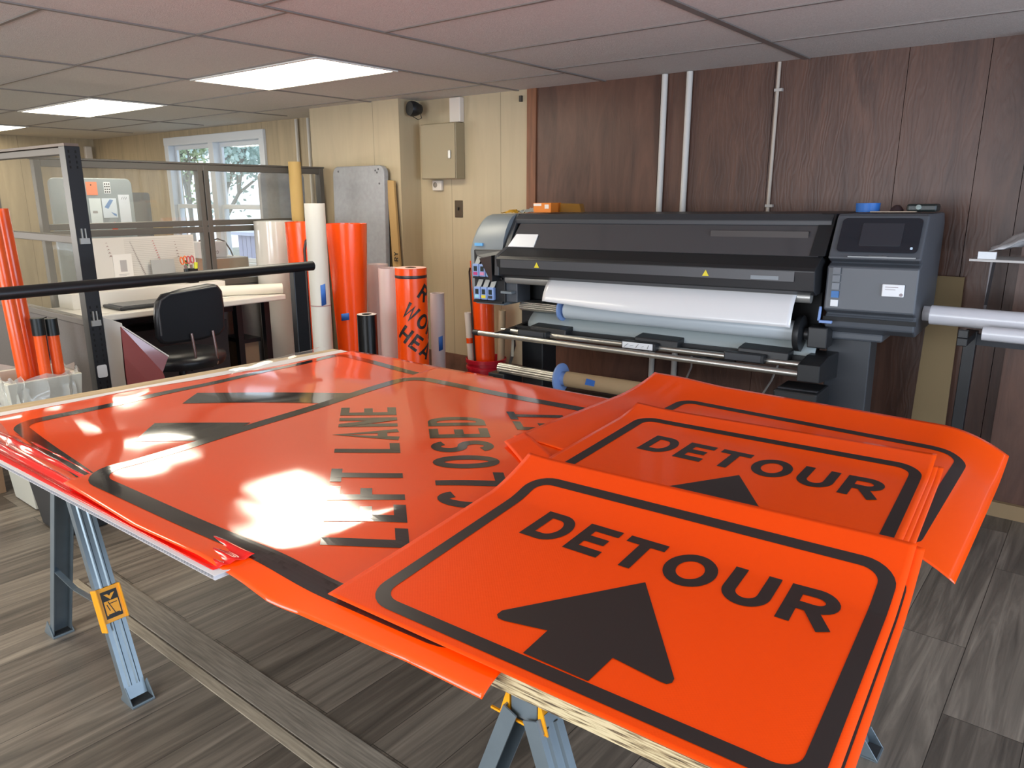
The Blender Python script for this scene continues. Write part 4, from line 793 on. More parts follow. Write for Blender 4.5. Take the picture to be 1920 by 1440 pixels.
# pen cup with scissors and a green-handled tool
tag(link('desk_riser', (lambda bm: (bx(bm, (-5.40, 1.95, DZ + .001), (-5.18, 3.02, DZ + .10)), bm)[1])(B()), mat('desk_white', '#e2ded6', .4), bevel=.003), 'low white riser along the back of the desk under the glazed partition', 'shelf')
DZ0 = DZ; DZ = DZ + .101
cx_, cy_ = -5.25, 2.80
pc = thing('pen_cup', 'small black square cup holding scissors on the desk', 'pen cup', (cx_, cy_, DZ)); bm = B()
for a, b_ in (((-.035, -.035, 0), (.035, .035, .004)), ((-.035, -.035, 0), (-.032, .035, .10)), ((.032, -.035, 0), (.035, .035, .10)), ((-.035, -.035, 0), (.035, -.032, .10)), ((-.035, .032, 0), (.035, .035, .10))): bx(bm, (cx_ + a[0], cy_ + a[1], DZ + a[2]), (cx_ + b_[0], cy_ + b_[1], DZ + b_[2]))
link('cup', bm, blk, pc)
def scissors(dx, dy, lean, c1, lab):
    t = thing('scissors', lab, 'scissors', (cx_ + dx, cy_ + dy, DZ + .01), group=None); M = Matrix.Translation((cx_ + dx, cy_ + dy, DZ + .01)) @ Matrix.Rotation(lean, 4, 'X')
    bm = B(); prism(bm, [(0, -.008, 0), (0, .008, 0), (0, .012, .12), (0, -.012, .12)], (.003, 0, 0), M); link('blades', bm, mat('steel', '#b8bcc0', .25, metal=.9), t)
    for s_ in (-1, 1):
        bm = B(); pts = [M @ Vector((0, s_ * .014 + .012 * math.cos(a), .155 + .026 * math.sin(a))) for a in [k * math.pi / 8 for k in range(17)]]; tube(bm, pts, .005, 6, False); link('handle', bm, mat('handle_' + c1, c1, .4), t, smooth=60)
scissors(.0, -.018, .18, '#e0703a', 'orange-handled scissors leaning left in the black cup'); scissors(.008, .008, .05, '#c4565a', 'red-handled scissors upright in the middle of the black cup')
bm = B(); tube(bm, [(cx_ - .01, cy_ - .01, DZ + .02), (cx_ - .012, cy_ - .02, DZ + .12)], .004, 6); tube(bm, [(cx_ - .012, cy_ - .02, DZ + .12), (cx_ - .013, cy_ - .022, DZ + .16)], .010, 10); tag(link('green_pen', bm, mat('green_plastic', '#1f9a55', .4)), 'short green-handled tool in the black cup', 'tool')
bm = B(); tube(bm, [(cx_ + .015, cy_ + .02, DZ + .02), (cx_ + .02, cy_ + .028, DZ + .10)], .005, 6); tube(bm, [(cx_ + .02, cy_ + .028, DZ + .10), (cx_ + .022, cy_ + .032, DZ + .145)], .013, 10); tag(link('yellow_marker', bm, mat('yellow_plastic', '#d4d62a', .4)), 'fat yellow marker at the right side of the black cup', 'marker')
DZ = DZ0
# pale slotted board with paper strips behind the lower left pane
pb = thing('slat_board', 'white slatted board with strips of printed tags behind the lower left pane', 'board', (-5.41, 2.5, DZ + .101))
bm = B(); bx(bm, (-5.418, 2.12, DZ + .102), (-5.408, 2.93, 1.285)); link('board', bm, mat('slat_white', '#cfcac2', .6), pb)
bm = B()
for k in range(25): bx(bm, (-5.4085, 2.42, .96 + k * .0127), (-5.4065, 2.92, .9635 + k * .0127))
link('slats', bm, mat('slat_shade', '#bdb8b0', .6), pb)
def strip(y0, z0, y1, z1, n, c_, w0, w1, name='tag_strip'):
    bm = B()
    for k in range(n):
        f = k / max(1, n - 1); y = y0 + (y1 - y0) * f; z = z0 + (z1 - z0) * f; ww = w0 + (w1 - w0) * f; M = Matrix.Translation((-5.4055, y, z)); prism(bm, [(0, -ww, -ww * .4), (0, 0, ww * .6), (0, ww, -ww * .4), (0, 0, ww * .1)], (.001, 0, 0), M)
    link(name, bm, mat('tag_' + c_, c_, .6), pb)
strip(2.30, 1.25, 2.32, 1.16, 5, '#7a4a48', .006, .012); strip(2.46, 1.25, 2.56, .965, 26, '#5c4440', .005, .009); strip(2.62, 1.25, 2.70, .965, 18, '#c04a4c', .008, .014); strip(2.78, 1.24, 2.80, 1.13, 6, '#80605a', .006, .012)
box_thing('pinned_page', (-5.4065, 2.33, .965), (-5.4045, 2.46, 1.17), mat('page', '#dedad4', .7), pb); bm = B()
for k in range(7): bx(bm, (-5.4045, 2.36, .97 + k * .01), (-5.404, 2.43 - .01 * (k % 3), .974 + k * .01))
bx(bm, (-5.4045, 2.375, 1.05), (-5.404, 2.42, 1.13)); link('page_print', bm, mat('faint_print', '#a9a5a4', .7), pb)
bm = B(); M = Matrix.Translation((-5.36, 2.66, DZ + .1015)) @ Matrix.Rotation(-.1, 4, 'Y'); bx(bm, (-.002, -.085, 0), (.002, .085, .17), M); tag(link('grey_card', bm, mat('grey_card', '#a3a3a1', .5)), 'plain grey card propped up against the slatted board', 'card')
# behind the partition: side table with boxes
st_ = thing('side_table', 'low pale table behind the glazed partition carrying cardboard boxes', 'table', (-6.0, 3.25, 0)); bm = B(); bx(bm, (-6.45, 2.95, .86), (-5.56, 3.62, .89)); link('tabletop', bm, mat('desk_white', '#e2ded6', .4), st_)
for x, y in ((-6.4, 3.0), (-5.61, 3.0), (-6.4, 3.57), (-5.61, 3.57)): box_thing('leg', (x - .02, y - .02, 0), (x + .02, y + .02, .86), blk, st_)
bb = thing('cardboard_box', 'brown cardboard box with pale top seen through the lower right pane', 'box', (-5.85, 3.36, .891)); bm = B(); bx(bm, (-6.05, 3.20, .891), (-5.66, 3.53, 1.07)); link('box_body', bm, mat('cardboard', '#94765a', .8), bb, bevel=.003); box_thing('box_top', (-6.05, 3.20, 1.0705), (-5.66, 3.53, 1.074), mat('box_white', '#d6d8dc', .6), bb)
wb = thing('white_box', 'white printed carton on top of the brown cardboard box', 'box', (-5.85, 3.3, 1.075)); bm = B(); bx(bm, (-5.98, 3.19, 1.075), (-5.76, 3.40, 1.20)); link('box_body', bm, mat('box_white', '#d6d8dc', .6), wb, bevel=.003)
bm = B(); text(bm, 'ACORD', dict(A=.7, C=.7, O=.7, R=.7, D=.7), .16, .15, lambda u, v: (-5.7595, 3.22 + u * .026, 1.105 + v * .026), None, .5); link('box_print', bm, mat('print_grey', '#6d7378', .6), wb); bm = B(); bx(bm, (-5.7595, 3.20, 1.080), (-5.7585, 3.28, 1.092)); link('box_stripe', bm, mat('stripe_blue', '#8fa3d8', .6), wb)
bm = B(); tube(bm, [(-5.9, 3.24, 1.206), (-5.86, 3.27, 1.225), (-5.82, 3.31, 1.21), (-5.80, 3.35, 1.222), (-5.78, 3.40, 1.20), (-5.755, 3.43, 1.13), (-5.74, 3.44, 1.08)], .006, 6); tag(link('cable', bm, mat('cable_black', '#15181c', .4), smooth=60), 'black cable draped over the white carton', 'cable')
# leaning grey boards (folding table tops)
def board(name, pts_yz, X, th, m, label, lean=0, plane='x', cat='board', parts=None):
    bm = B(); prism(bm, [(X, a, z) for a, z in pts_yz] if plane == 'x' else [(a, X, z) for a, z in pts_yz], (-th, 0, 0) if plane == 'x' else (0, th, 0)); return link(name, bm, m, parts, bevel=.004)
gb = mat('grey_board', '#9a9ca0', .5, noise=.08, nscale=30)
nb = thing('notice_board', 'grey rounded board with papers pinned on it, right behind the black post', 'board', (-6.92, 2.95, 0)); board('board', rounded(2.55, .02, 3.215, 1.71, .05), -6.9, .04, mat('board_grey', '#98a1a4', .5), '', parts=nb)
def sheet_on(y0, z0, y1, z1, c_, name, par=nb, X=-6.8995): return box_thing(name, (X, y0, z0), (X + .002, y1, z1), mat('pg_' + c_, c_, .6), par)
s1 = sheet_on(2.83, 1.57, 2.92, 1.68, '#f08f68', 'orange_note'); box_thing('note_mark', (-6.8974, 2.865, 1.65), (-6.8969, 2.875, 1.66), mat('ink_plain', '#222222', .6), s1)
s2 = sheet_on(2.84, 1.33, 2.935, 1.545, '#e2ebec', 'white_note'); box_thing('note_print', (-6.8974, 2.86, 1.42), (-6.8969, 2.90, 1.44), mat('faint_print', '#a9a5a4', .7), s2)
s3 = sheet_on(2.945, 1.38, 3.065, 1.545, '#dde8f2', 'map_page'); bm = B(); prism(bm, [(-6.8974, 2.96, 1.47), (-6.8974, 2.99, 1.455), (-6.8974, 3.04, 1.53), (-6.8974, 3.01, 1.535)], (.001, 0, 0)); prism(bm, [(-6.8974, 3.01, 1.43), (-6.8974, 3.035, 1.40), (-6.8974, 3.055, 1.39), (-6.8974, 3.055, 1.41)], (.001, 0, 0)); link('map_shape', bm, mat('map_blue', '#7c9ccb', .6), s3)
s4 = sheet_on(3.085, 1.33, 3.18, 1.575, '#e2e9f2', 'white_note'); bm = B()
for k in range(3): bar(bm, (-6.8965, 3.11 + .018 * k, 1.535), (-6.8965, 3.12 + .018 * k, 1.555), .004, .001)
link('note_print', bm, mat('ink_plain', '#222222', .6), s4)
s5 = sheet_on(2.975, 1.585, 3.03, 1.68, '#e4e6e8', 'tag_label'); bm = B()
for k in range(4):
    for j in range(3): bx(bm, (-6.8974, 2.98 + j * .017, 1.592 + k * .022), (-6.8969, 2.99 + j * .017, 1.604 + k * .022))
link('label_print', bm, mat('ink_plain', '#222222', .6), s5)
bm = B(); prism(bm, [(-6.86, 2.98, 1.27), (-6.86, 3.035, 1.27), (-6.86, 3.01, 1.345)], (.01, 0, 0)); link('orange_flag', bm, mat('flag_orange', '#f0522a', .5), nb)
board('grey_board', rounded(3.55, .02, 4.18, 1.79, .05), -5.70, .04, gb, '') if 0 else None
tag(board('grey_board', rounded(3.74, .02, 4.18, 1.755, .04), -5.72, .04, gb, ''), 'grey round-cornered board seen through the upper right pane', 'board')
tag(board('grey_board', rounded(3.5, .02, 4.0, 1.60, .03), -8.2, .05, mat('grey_dark', '#6f6c68', .6), ''), 'dull dark grey board standing beneath the left side of the window', 'board')
ft_ = thing('folding_table', 'scuffed grey folding table top with rounded corners leaning on the beige wall', 'folding table', (-4.9, 4.12, 0)); M = Matrix.Translation((0, 4.07, 0)) @ Matrix.Rotation(R(-1.5), 4, 'X')
bm = B(); prism(bm, [(a, 0, z) for a, z in rounded(-5.235, .0, -4.60, 1.80, .065, 8)], (0, .05, 0), M); link('tabletop', bm, gb, ft_, bevel=.008)
bm = B()
for x, z in ((-5.16, 1.76), (-4.70, 1.76), (-4.68, 1.745), (-4.665, 1.77), (-4.655, 1.66)): lathe(bm, [(0, 0), (.008, 0), (.008, .002), (0, .003)], M @ Vector((x, -.001, z)), 12, (0, -1, 0))
link('bolt', bm, mat('bolt_dark', '#55565a', .5), ft_)
cs_ = thing('cardboard_strip', 'tan cardboard strip lettered RY leaning at the corner of the beige pier', 'cardboard', (-4.56, 4.13, 0)); bm = B(); prism(bm, [(-4.50, 4.13, 0), (-4.385 - .03, 4.13, 0), (-4.53, 4.15, 1.68), (-4.61, 4.15, 1.685)], (0, .02, 0)); link('strip', bm, mat('kraft_strip', '#b4935f', .75), cs_)
bm = B(); text(bm, 'RY', dict(R=.62, Y=.62), .17, .2, lambda u, v: (-4.487 - v * .045, 4.1285, 1.055 + u * .052), None, .5); link('lettering', bm, mat('ink_plain', '#222222', .6), cs_)

# ---- rolls of vinyl standing on the floor
def roll(x, y, r, z1, m, label, r0=None, cat='vinyl roll', name='vinyl_roll', inner=.7, group='rolls standing on the floor', capm=None, z0=0.0, top=None, tilt=(0, 0)):
    r0 = r0 or r; t = thing(name, label, cat, (x, y, z0), group=group); ax = Vector((tilt[0], tilt[1], z1 - z0)); ln = ax.length
    bm = B(); lathe(bm, [(r0 * inner, 0), (r0, 0), (r0 + (r - r0) * .5, ln * .5), (r, ln), (r * inner, ln), (r0 * inner, 0)], (x, y, z0), 44, ax); link('roll', bm, m, t, smooth=40)
    if capm:
        bm = B(); lathe(bm, [(r * inner, ln - .02), (r * .97, ln + .001), (r * .97, ln + .0015), (r * inner, ln + .0015)], (x, y, z0), 44, ax); link('roll_end', bm, capm, t, smooth=20)
    return t
def tape(t, x, y, r, ang, z0, z1, da=.45, m=None, name='tape_piece'):
    bm = B(); a0 = R(ang); grid(bm, lambda u, v: (x + (r + .002) * math.cos(a0 + da * (u - .5)), y + (r + .002) * math.sin(a0 + da * (u - .5)), z0 + (z1 - z0) * v + .01 * u), 6, 1); link(name, bm, m or mat('blue_tape', '#2f66b8', .6), t, smooth=60, solid=.0006)
og = mat('orange_roll', '#ff520c', .25, coat=.4); ink_r = ink
pale = film('frosted_film', '#f3dcd8', .62, .25, .5); clear = film('clear_roll', '#e9e6e0', .78, .1, .8)
kr = mat('kraft', '#a78e6c', .75); krt = mat('kraft_tan', '#c3a262', .7); wt = mat('tube_white', '#ded9cd', .5)
t1 = roll(-5.275, 3.54, .155, 1.372, clear, 'translucent silvery film roll standing behind the desk end', inner=.9); bm = B(); lathe(bm, [(.12, .0), (.12, 1.37)], (-5.275, 3.54, 0), 40); link('inner_wrap', bm, mat('silvery_wrap', '#c8cec8', .3), t1, smooth=60)
t2 = roll(-4.80, 3.47, .13, 1.375, og, 'orange vinyl roll with a black band behind the white paper tube', r0=.11, inner=.93)
tape(t2, -4.80, 3.47, .1215, -62, .52, .60, .8); 
bm = B(); 
for a_, b_ in (((-38, .0), (-38, 1.22)),):
    pts = [(-36, .05), (-36, 1.18), (-30, 1.24), (-18, 1.27)]
    P_ = [Vector((-4.80 + .1325 * math.cos(R(a)), 3.47 + .1325 * math.sin(R(a)), z)) for a, z in pts]
    tube(bm, P_, .010, 6)
link('black_band', bm, ink, t2)
t3 = roll(-5.285, 3.78, .05, 1.83, krt, 'tall tan cardboard tube rising above the other rolls', name='cardboard_tube', cat='cardboard tube', inner=.8)
t4 = roll(-4.215, 3.15, .067, 1.515, wt, 'tall white paper tube with blue tape in front of the orange rolls', name='paper_tube', cat='paper tube', inner=.85); tape(t4, -4.215, 3.15, .067, -18, .84, .98, .5)
bm = B(); lathe(bm, [(.0685, .835), (.0690, .838), (.0685, .842)], (-4.215, 3.15, 0), 36); link('seam', bm, mat('seam_pink', '#b08a84', .6), t4)
t5 = roll(-4.28, 3.46, .143, 1.375, og, 'big flared orange vinyl roll right of the white paper tube', r0=.085, inner=.94); tape(t5, -4.28, 3.46, .118, -60, .70, .75, .5)
t6 = roll(-3.715, 3.13, .064, .825, mat('black_roll', '#161718', .25, coat=.4), 'short shiny black vinyl roll with a white end', inner=.5, capm=mat('roll_end_white', '#c9c2bd', .6))
t7 = roll(-4.40, 3.83, .085, 1.06, pale, 'pale pink frosted film roll behind the black vinyl roll', inner=.9)
t8 = roll(-3.885, 3.50, .085, 1.085, pale, 'frosted film roll touching the left side of the WORK roll', inner=.9)
t9 = roll(-3.60, 3.42, .104, 1.108, og, 'orange roll printed WORK and HEA in black letters', inner=.35, capm=mat('roll_end_pink', '#e2b7ac', .6))
bm = B(); lathe(bm, [(.035, 1.06), (.035, 1.111), (.028, 1.111)], (-3.60, 3.42, 0), 24); link('core', bm, mat('kraft_dark', '#7a6450', .8), t9)
bm = B(); lathe(bm, [(.1046, 1.045), (.1052, 1.047), (.1052, 1.062), (.1046, 1.064)], (-3.60, 3.42, 0), 44); link('border', bm, ink, t9, smooth=60)
def onroll(t, x, y, r, string, ang0, z0, rot, h, m=ink):
    """letters on a roll: ang0/z0 start, rot direction of the baseline in the unrolled surface (degrees), h letter height"""
    c, s_ = math.cos(R(rot)), math.sin(R(rot)); Wr = dict(W=.85, O=.8, R=.72, K=.72, H=.72, E=.62, A=.78, D=.74); u0 = 0
    for ch_ in string:
        bm = B()
        for i, (pts, cl) in enumerate(glyph(ch_, Wr[ch_], .19)):
            def pl(a, b_, i=i):
                X = ((u0 + a) * c - b_ * s_) * h; Z = ((u0 + a) * s_ + b_ * c) * h; th = R(ang0) + X / r; rr = r + .0012 + .0002 * i; return (x + rr * math.cos(th), y + rr * math.sin(th), z0 + Z)
            stroke(bm, pts, cl, .19, pl, .15)
        link('letter_' + ch_.lower(), bm, m, t); u0 += Wr[ch_] + .2
# camera sees this roll from its -y/+x side; angle of the facing line about -43 degrees
onroll(t9, -3.60, 3.42, .104, 'WORK', -86, .815, -38, .105); onroll(t9, -3.60, 3.42, .104, 'HEA', -106, .665, -38, .105); onroll(t9, -3.60, 3.42, .104, 'R', -26, .93, -38, .105)
t10 = roll(-3.68, 3.74, .05, .905, mat('frosted_white', '#d8c8c6', .4), 'slim whitish roll with blue tape right of the WORK roll', inner=.8); tape(t10, -3.68, 3.74, .05, -25, .50, .60, .6)
# red bucket with rolls in it
bu = thing('bucket', 'red plastic bucket with rolls standing in it left of the printer', 'bucket', (-3.62, 4.19, 0)); bx_, by_ = -3.62, 4.19
bm = B(); lathe(bm, [(.0, .004), (.128, .004), (.143, .30), (.152, .302), (.152, .318), (.145, .322), (.145, .345), (.155, .348), (.155, .375), (.150, .378), (.146, .372), (.128, .015), (0, .012)], (bx_, by_, 0), 44); link('bucket_body', bm, mat('bucket_red', '#c0142c', .35), bu, smooth=35)
t11 = roll(-3.60, 4.17, .085, 1.10, og, 'orange roll with a black line standing in the red bucket', z0=.02, tilt=(-.075, .04), inner=.92, r0=.07)
bm = B(); tube(bm, [(-3.655, 4.105, .30), (-3.72, 4.125, 1.02), (-3.70, 4.11, 1.05)], .007, 6); link('black_line', bm, ink, t11)
t12 = roll(-3.69, 4.13, .025, .72, mat('white_tube', '#e4dcd4', .5), 'thin white tube with an orange band in the red bucket', z0=.03, tilt=(-.04, -.02), name='paper_tube', cat='paper tube', inner=.8)
bm = B(); lathe(bm, [(.0262, .46), (.0264, .50)], (-3.69, 4.13, 0.03), 20, (-.04, -.02, .69)); link('orange_band', bm, og, t12)
t13 = roll(-3.53, 4.24, .028, .74, mat('tan_tube', '#a89478', .6), 'thin tan tube at the right side inside the red bucket', z0=.03, tilt=(.02, .01), name='paper_tube', cat='paper tube', inner=.8)

# ---- leaning orange tubes, bag bin and floor items at far left
def leaner(p, q, r, m, label, cap=None, name='orange_tube', cat='tube', grp='orange tubes at the left edge'):
    t = thing(name, label, cat, tuple(p), group=grp); p, q = Vector(p), Vector(q); bm = B(); cyl(bm, p, q, r, n=24); link('tube', bm, m, t, smooth=40)
    if cap: d = (q - p).normalized(); bm = B(); cyl(bm, q - d * .001, q + d * cap, r * 1.12, n=24); link('end_cap', bm, mat('cap_black', '#141a1b', .4), t, smooth=40)
ot = mat('orange_tube', '#ea5a22', .28, coat=.3)
bn = thing('bag_lined_bin', 'pale bin lined with a crumpled clear bag, orange tubes standing in it', 'bin', (-4.25, 1.42, 0))
bm = B(); T0 = [(-4.45, 1.19), (-4.07, 1.19), (-4.07, 1.53), (-4.45, 1.53)]; B0_ = [(-4.40, 1.24), (-4.12, 1.24), (-4.12, 1.47), (-4.40, 1.47)]
vt = [bm.verts.new((x, y, .68)) for x, y in T0]; vb = [bm.verts.new((x, y, .005)) for x, y in B0_]; vi = [bm.verts.new((x * 1 + (.02 if x < -4.3 else -.02), y + (.02 if y < 1.4 else -.02), .68)) for x, y in T0]; vj = [bm.verts.new((x + (.02 if x < -4.3 else -.02), y + (.02 if y < 1.4 else -.02), .03)) for x, y in B0_]
for k in range(4):
    j = (k + 1) % 4
    for f in ((vt[k], vt[j], vb[j], vb[k]), (vt[k], vt[j], vi[j], vi[k]), (vi[k], vi[j], vj[j], vj[k])): bm.faces.new(f)
bm.faces.new(vb); bm.faces.new(vj); link('bin_body', bm, mat('bin_pale', '#c9c7ba', .6), bn, bevel=.004)
rnd = random.Random(2)
def bagf(u, v):
    a = 2 * math.pi * u; x = -4.26 + .20 * math.copysign(abs(math.cos(a)) ** .5, math.cos(a)); y = 1.36 + .18 * math.copysign(abs(math.sin(a)) ** .5, math.sin(a)); k = 1 + .03 * math.sin(23 * a + 4 * v)
    return (-4.26 + (x + 4.26) * k, 1.36 + (y - 1.36) * k, .70 - .26 * v + .012 * math.sin(17 * a + 2))
bm = B(); grid(bm, bagf, 72, 10)
for v in bm.verts: v.co += Vector((rnd.gauss(0, .004), rnd.gauss(0, .004), rnd.gauss(0, .004)))
link('bag', bm, film('bag_film', '#e8e8e0', .45, .12), bn, smooth=60)
leaner((-4.20, 1.33, .06), (-4.30, 1.31, 1.50), .030, ot, 'long orange tube leaning at the far left edge, in front'); leaner((-4.27, 1.40, .06), (-4.38, 1.385, 1.50), .030, ot, 'long orange tube leaning just right of the other one')
leaner((-4.17, 1.40, .06), (-4.17, 1.395, .885), .027, ot, 'short orange tube with a black cap, the left one', .085); leaner((-4.17, 1.465, .06), (-4.18, 1.46, .875), .027, ot, 'short orange tube with a black cap, the right one', .085)
bm = crumple(lambda u, v: (-4.53 + .03 * math.sin(3 * v), 1.46 + .08 * u + .03 * math.sin(3 * v), .25 + .66 * v), 9, .004); tag(link('black_bag', bm, mat('bag_black', '#111417', .4), solid=.02), 'dark folded bag standing behind the orange tubes', 'bag')
tb = thing('black_bin', 'black tapered waste bin beneath the left end of the work table', 'bin', (-3.78, 1.31, 0)); bm = B(); vb = [(-3.92, 1.20), (-3.66, 1.20), (-3.66, 1.40), (-3.92, 1.40)]; vt_ = [(-3.96, 1.16), (-3.62, 1.16), (-3.62, 1.44), (-3.96, 1.44)]
a = [bm.verts.new((x, y, .004)) for x, y in vb]; b_ = [bm.verts.new((x, y, .36)) for x, y in vt_]; c = [bm.verts.new((x + (.01 if x < -3.8 else -.01), y + (.01 if y < 1.3 else -.01), .36)) for x, y in vt_]; d = [bm.verts.new((x + (.01 if x < -3.8 else -.01), y + (.01 if y < 1.3 else -.01), .02)) for x, y in vb]
for k in range(4):
    j = (k + 1) % 4
    for f in ((a[k], a[j], b_[j], b_[k]), (b_[k], b_[j], c[j], c[k]), (c[k], c[j], d[j], d[k])): bm.faces.new(f)
bm.faces.new(a); bm.faces.new(d); link('bin_body', bm, mat('bin_black', '#26282b', .5), tb, bevel=.012)
cb = thing('carton', 'white and brown carton on the floor at the left edge of the photo', 'box', (-4.68, 1.1, 0)); bm = B(); bx(bm, (-4.82, .94, .001), (-4.52, 1.235, .30)); link('box_body', bm, mat('cardboard', '#94765a', .8), cb); box_thing('label', (-4.5195, .96, .02), (-4.518, 1.18, .28), mat('label_white', '#e6e8ea', .4), cb)
bm = B(); 
for k in range(5): bx(bm, (-4.5178, 1.0, .06 + k * .03), (-4.517, 1.14 - .02 * (k % 2), .07 + k * .03))
link('label_print', bm, mat('ink_plain', '#222222', .6), cb)
dr = thing('dark_drum', 'dark drum at the left edge with a round white lid on its side', 'drum', (-4.9, 1.05, 0)); bm = B(); bx(bm, (-5.1, .82, .0), (-4.85, 1.30, .70)); link('drum_body', bm, mat('drum_dark', '#3a3532', .6), dr, bevel=.03)
bm = B(); lathe(bm, [(0, 0), (.055, 0), (.062, .006), (.062, .016), (.05, .016), (.048, .008), (0, .008)], (-4.85, 1.245, .64), 32, (1, -.3, .1)); link('lid', bm, wh, dr, smooth=35)
# white board and red wrapped sheet behind the post
bm = B(); prism(bm, [(-4.34, 1.775, 0.0), (-4.32, 1.92, 0.0), (-4.36, 1.885, .86), (-4.36, 1.785, .91)], (-.02, 0, 0)); tag(link('white_board', bm, mat('foam_white', '#ddd8ce', .5), bevel=.002), 'white board standing upright right behind the black slotted post', 'board')
rw = thing('red_wrapped_sheet', 'dark red sheet in clear wrap leaning under the desk edge', 'wrapped sheet', (-4.2, 1.9, 0)); bm = B(); prism(bm, [(-4.18, 1.80, .0), (-4.05, 2.10, .0), (-4.10, 1.96, .60), (-4.10, 2.0, .68), (-4.18, 1.80, .87), (-4.2, 1.80, .6)], (-.012, .0, 0)); link('sheet', bm, mat('dull_red', '#7d3c3c', .2, coat=.7), rw)
bm = B(); tube(bm, [(-4.095, 2.002, .685), (-4.175, 1.802, .875)], .004, 6); link('wrap_edge', bm, mat('wrap_edge', '#c9c2c0', .3), rw)
bo = thing('cardboard_box', 'small cardboard box on the floor under the right end of the desk', 'box', (-5.1, 3.25, 0)); bm = B(); bx(bm, (-5.22, 3.0, .001), (-4.98, 3.13, .50)); link('box_body', bm, mat('cardboard_dim', '#8a7058', .8), bo); bm = B(); bx(bm, (-5.24, 2.99, .501), (-4.96, 3.14, .53)); link('lid', bm, blk, bo)

# ---- on the walls
def conduit(x, r, z0, z1, label, Y=WY, m=None, clips=()):
    t = thing('conduit', label, 'pipe', (x, Y - r - .002, z0), group='pipes on the walls'); bm = B(); cyl(bm, (x, Y - r - .002, z0), (x, Y - r - .002, z1), r, n=16); link('pipe', bm, m or mat('conduit_white', '#cfccc6', .4), t, smooth=40)
    for z in clips: bm = B(); bx(bm, (x - r - .004, Y - 2 * r - .006, z), (x + r + .02, Y - .001, z + .015)); link('clip', bm, mat('clip_grey', '#b5b0aa', .4), t)
conduit(-2.335, .019, .30, 2.285, 'left one of the two thick white pipes on the brown wall'); conduit(-2.170, .019, .30, 2.285, 'right one of the two thick white pipes on the brown wall')
conduit(-1.635, .010, .6, 2.285, 'thin pale cable pipe with small clips on the brown wall', clips=(2.13, 1.50), m=mat('conduit_tan', '#b9ada0', .5))
conduit(-6.36, .017, .3, 2.28, 'left white pipe beside the window on the beige wall', WWY); conduit(-6.175, .017, .3, 2.28, 'right white pipe in the corner by the beige pier', WWY)
ep = thing('electrical_panel', 'beige-grey metal electrical panel on the beige wall', 'electrical panel', (-4.2, WY, 1.685)); bm = B(); bx(bm, (-4.385, WY - .10, 1.69), (-4.015, WY - .001, 2.10)); link('cabinet', bm, mat('panel_beige', '#9a8d72', .45, metal=.1), ep, bevel=.004)
pd = box_thing('door', (-4.380, WY - .108, 1.695), (-4.020, WY - .1005, 2.095), mat('panel_beige', '#9a8d72', .45), ep, bevel=.002); box_thing('latch', (-4.085, WY - .118, 1.84), (-4.06, WY - .108, 1.90), mat('nickel', '#b9b9b4', .3, metal=.7), pd, bevel=.003)
jb = thing('alarm_box', 'white plastic box mounted just above the electrical panel', 'junction box', (-4.07, WY, 2.11)); bm = B(); bx(bm, (-4.125, WY - .05, 2.105), (-4.015, WY - .001, 2.282)); link('case', bm, mat('plastic_white', '#d8cfc4', .45), jb, bevel=.006)
th = thing('thermostat', 'small white square wall unit with a round dial under the electrical panel', 'thermostat', (-4.3, WY, 1.6)); bm = B(); bx(bm, (-4.345, WY - .03, 1.605), (-4.245, WY - .001, 1.682)); link('case', bm, mat('plastic_white', '#d8cfc4', .45), th, bevel=.006); bm = B(); lathe(bm, [(.016, 0), (.020, 0), (.020, .004), (.015, .005), (.015, .001), (0, .001)], (-4.31, WY - .03, 1.648), 24, (0, -1, 0)); link('dial', bm, mat('dial_grey2', '#8a8378', .4), th)
sw = thing('switch_plate', 'dark bronze switch plate on the beige wall near the printer', 'switch', (-4.08, WY, 1.42)); bm = B(); bx(bm, (-4.125, WY - .008, 1.40), (-4.045, WY - .001, 1.53)); link('plate', bm, mat('bronze', '#4d4030', .4, metal=.5), sw, bevel=.003); box_thing('toggle', (-4.091, WY - .018, 1.455), (-4.079, WY - .008, 1.478), mat('toggle_dark', '#251f18', .5), sw)
sp = thing('wall_speaker', 'small black round speaker high on the side of the beige pier', 'speaker', (-4.42, 4.30, 2.2)); bm = B(); lathe(bm, [(0, 0), (.052, 0), (.058, .02), (.055, .05), (.035, .10), (0, .10)], (-4.42, 4.24, 2.215), 28, (.2, 1, 0)); link('horn', bm, mat('speaker_black', '#17191c', .4), sp, smooth=35); bm = B(); bx(bm, (-4.499, 4.29, 2.20), (-4.43, 4.32, 2.23)); link('mount', bm, mat('speaker_black', '#17191c', .4), sp); bm = B(); tube(bm, [(-4.40, 4.33, 2.20), (-4.39, 4.34, 2.15), (-4.42, 4.33, 2.14), (-4.47, 4.31, 2.17)], .003, 6); link('wire', bm, mat('cable_black', '#15181c', .4), sp)
ms = thing('motion_sensor', 'small white motion sensor in the far corner under the ceiling', 'sensor', (-10.78, 4.55, 2.0)); bm = B(); bx(bm, (XL + .002, 4.48, 2.02), (XL + .06, 4.57, 2.20)); link('case', bm, mat('plastic_white', '#d8cfc4', .45), ms, bevel=.012)
box_thing('hook', (-3.475, WY - .02, 2.21), (-3.455, WY, 2.25), mat('hook_dark', '#3a3530', .5)); tag(bpy.data.objects['hook'], 'tiny dark hook at the top of the beige wall beside the wood trim', 'hook')
conduit(-9.3, .012, 2.2, 2.21, '') if 0 else None

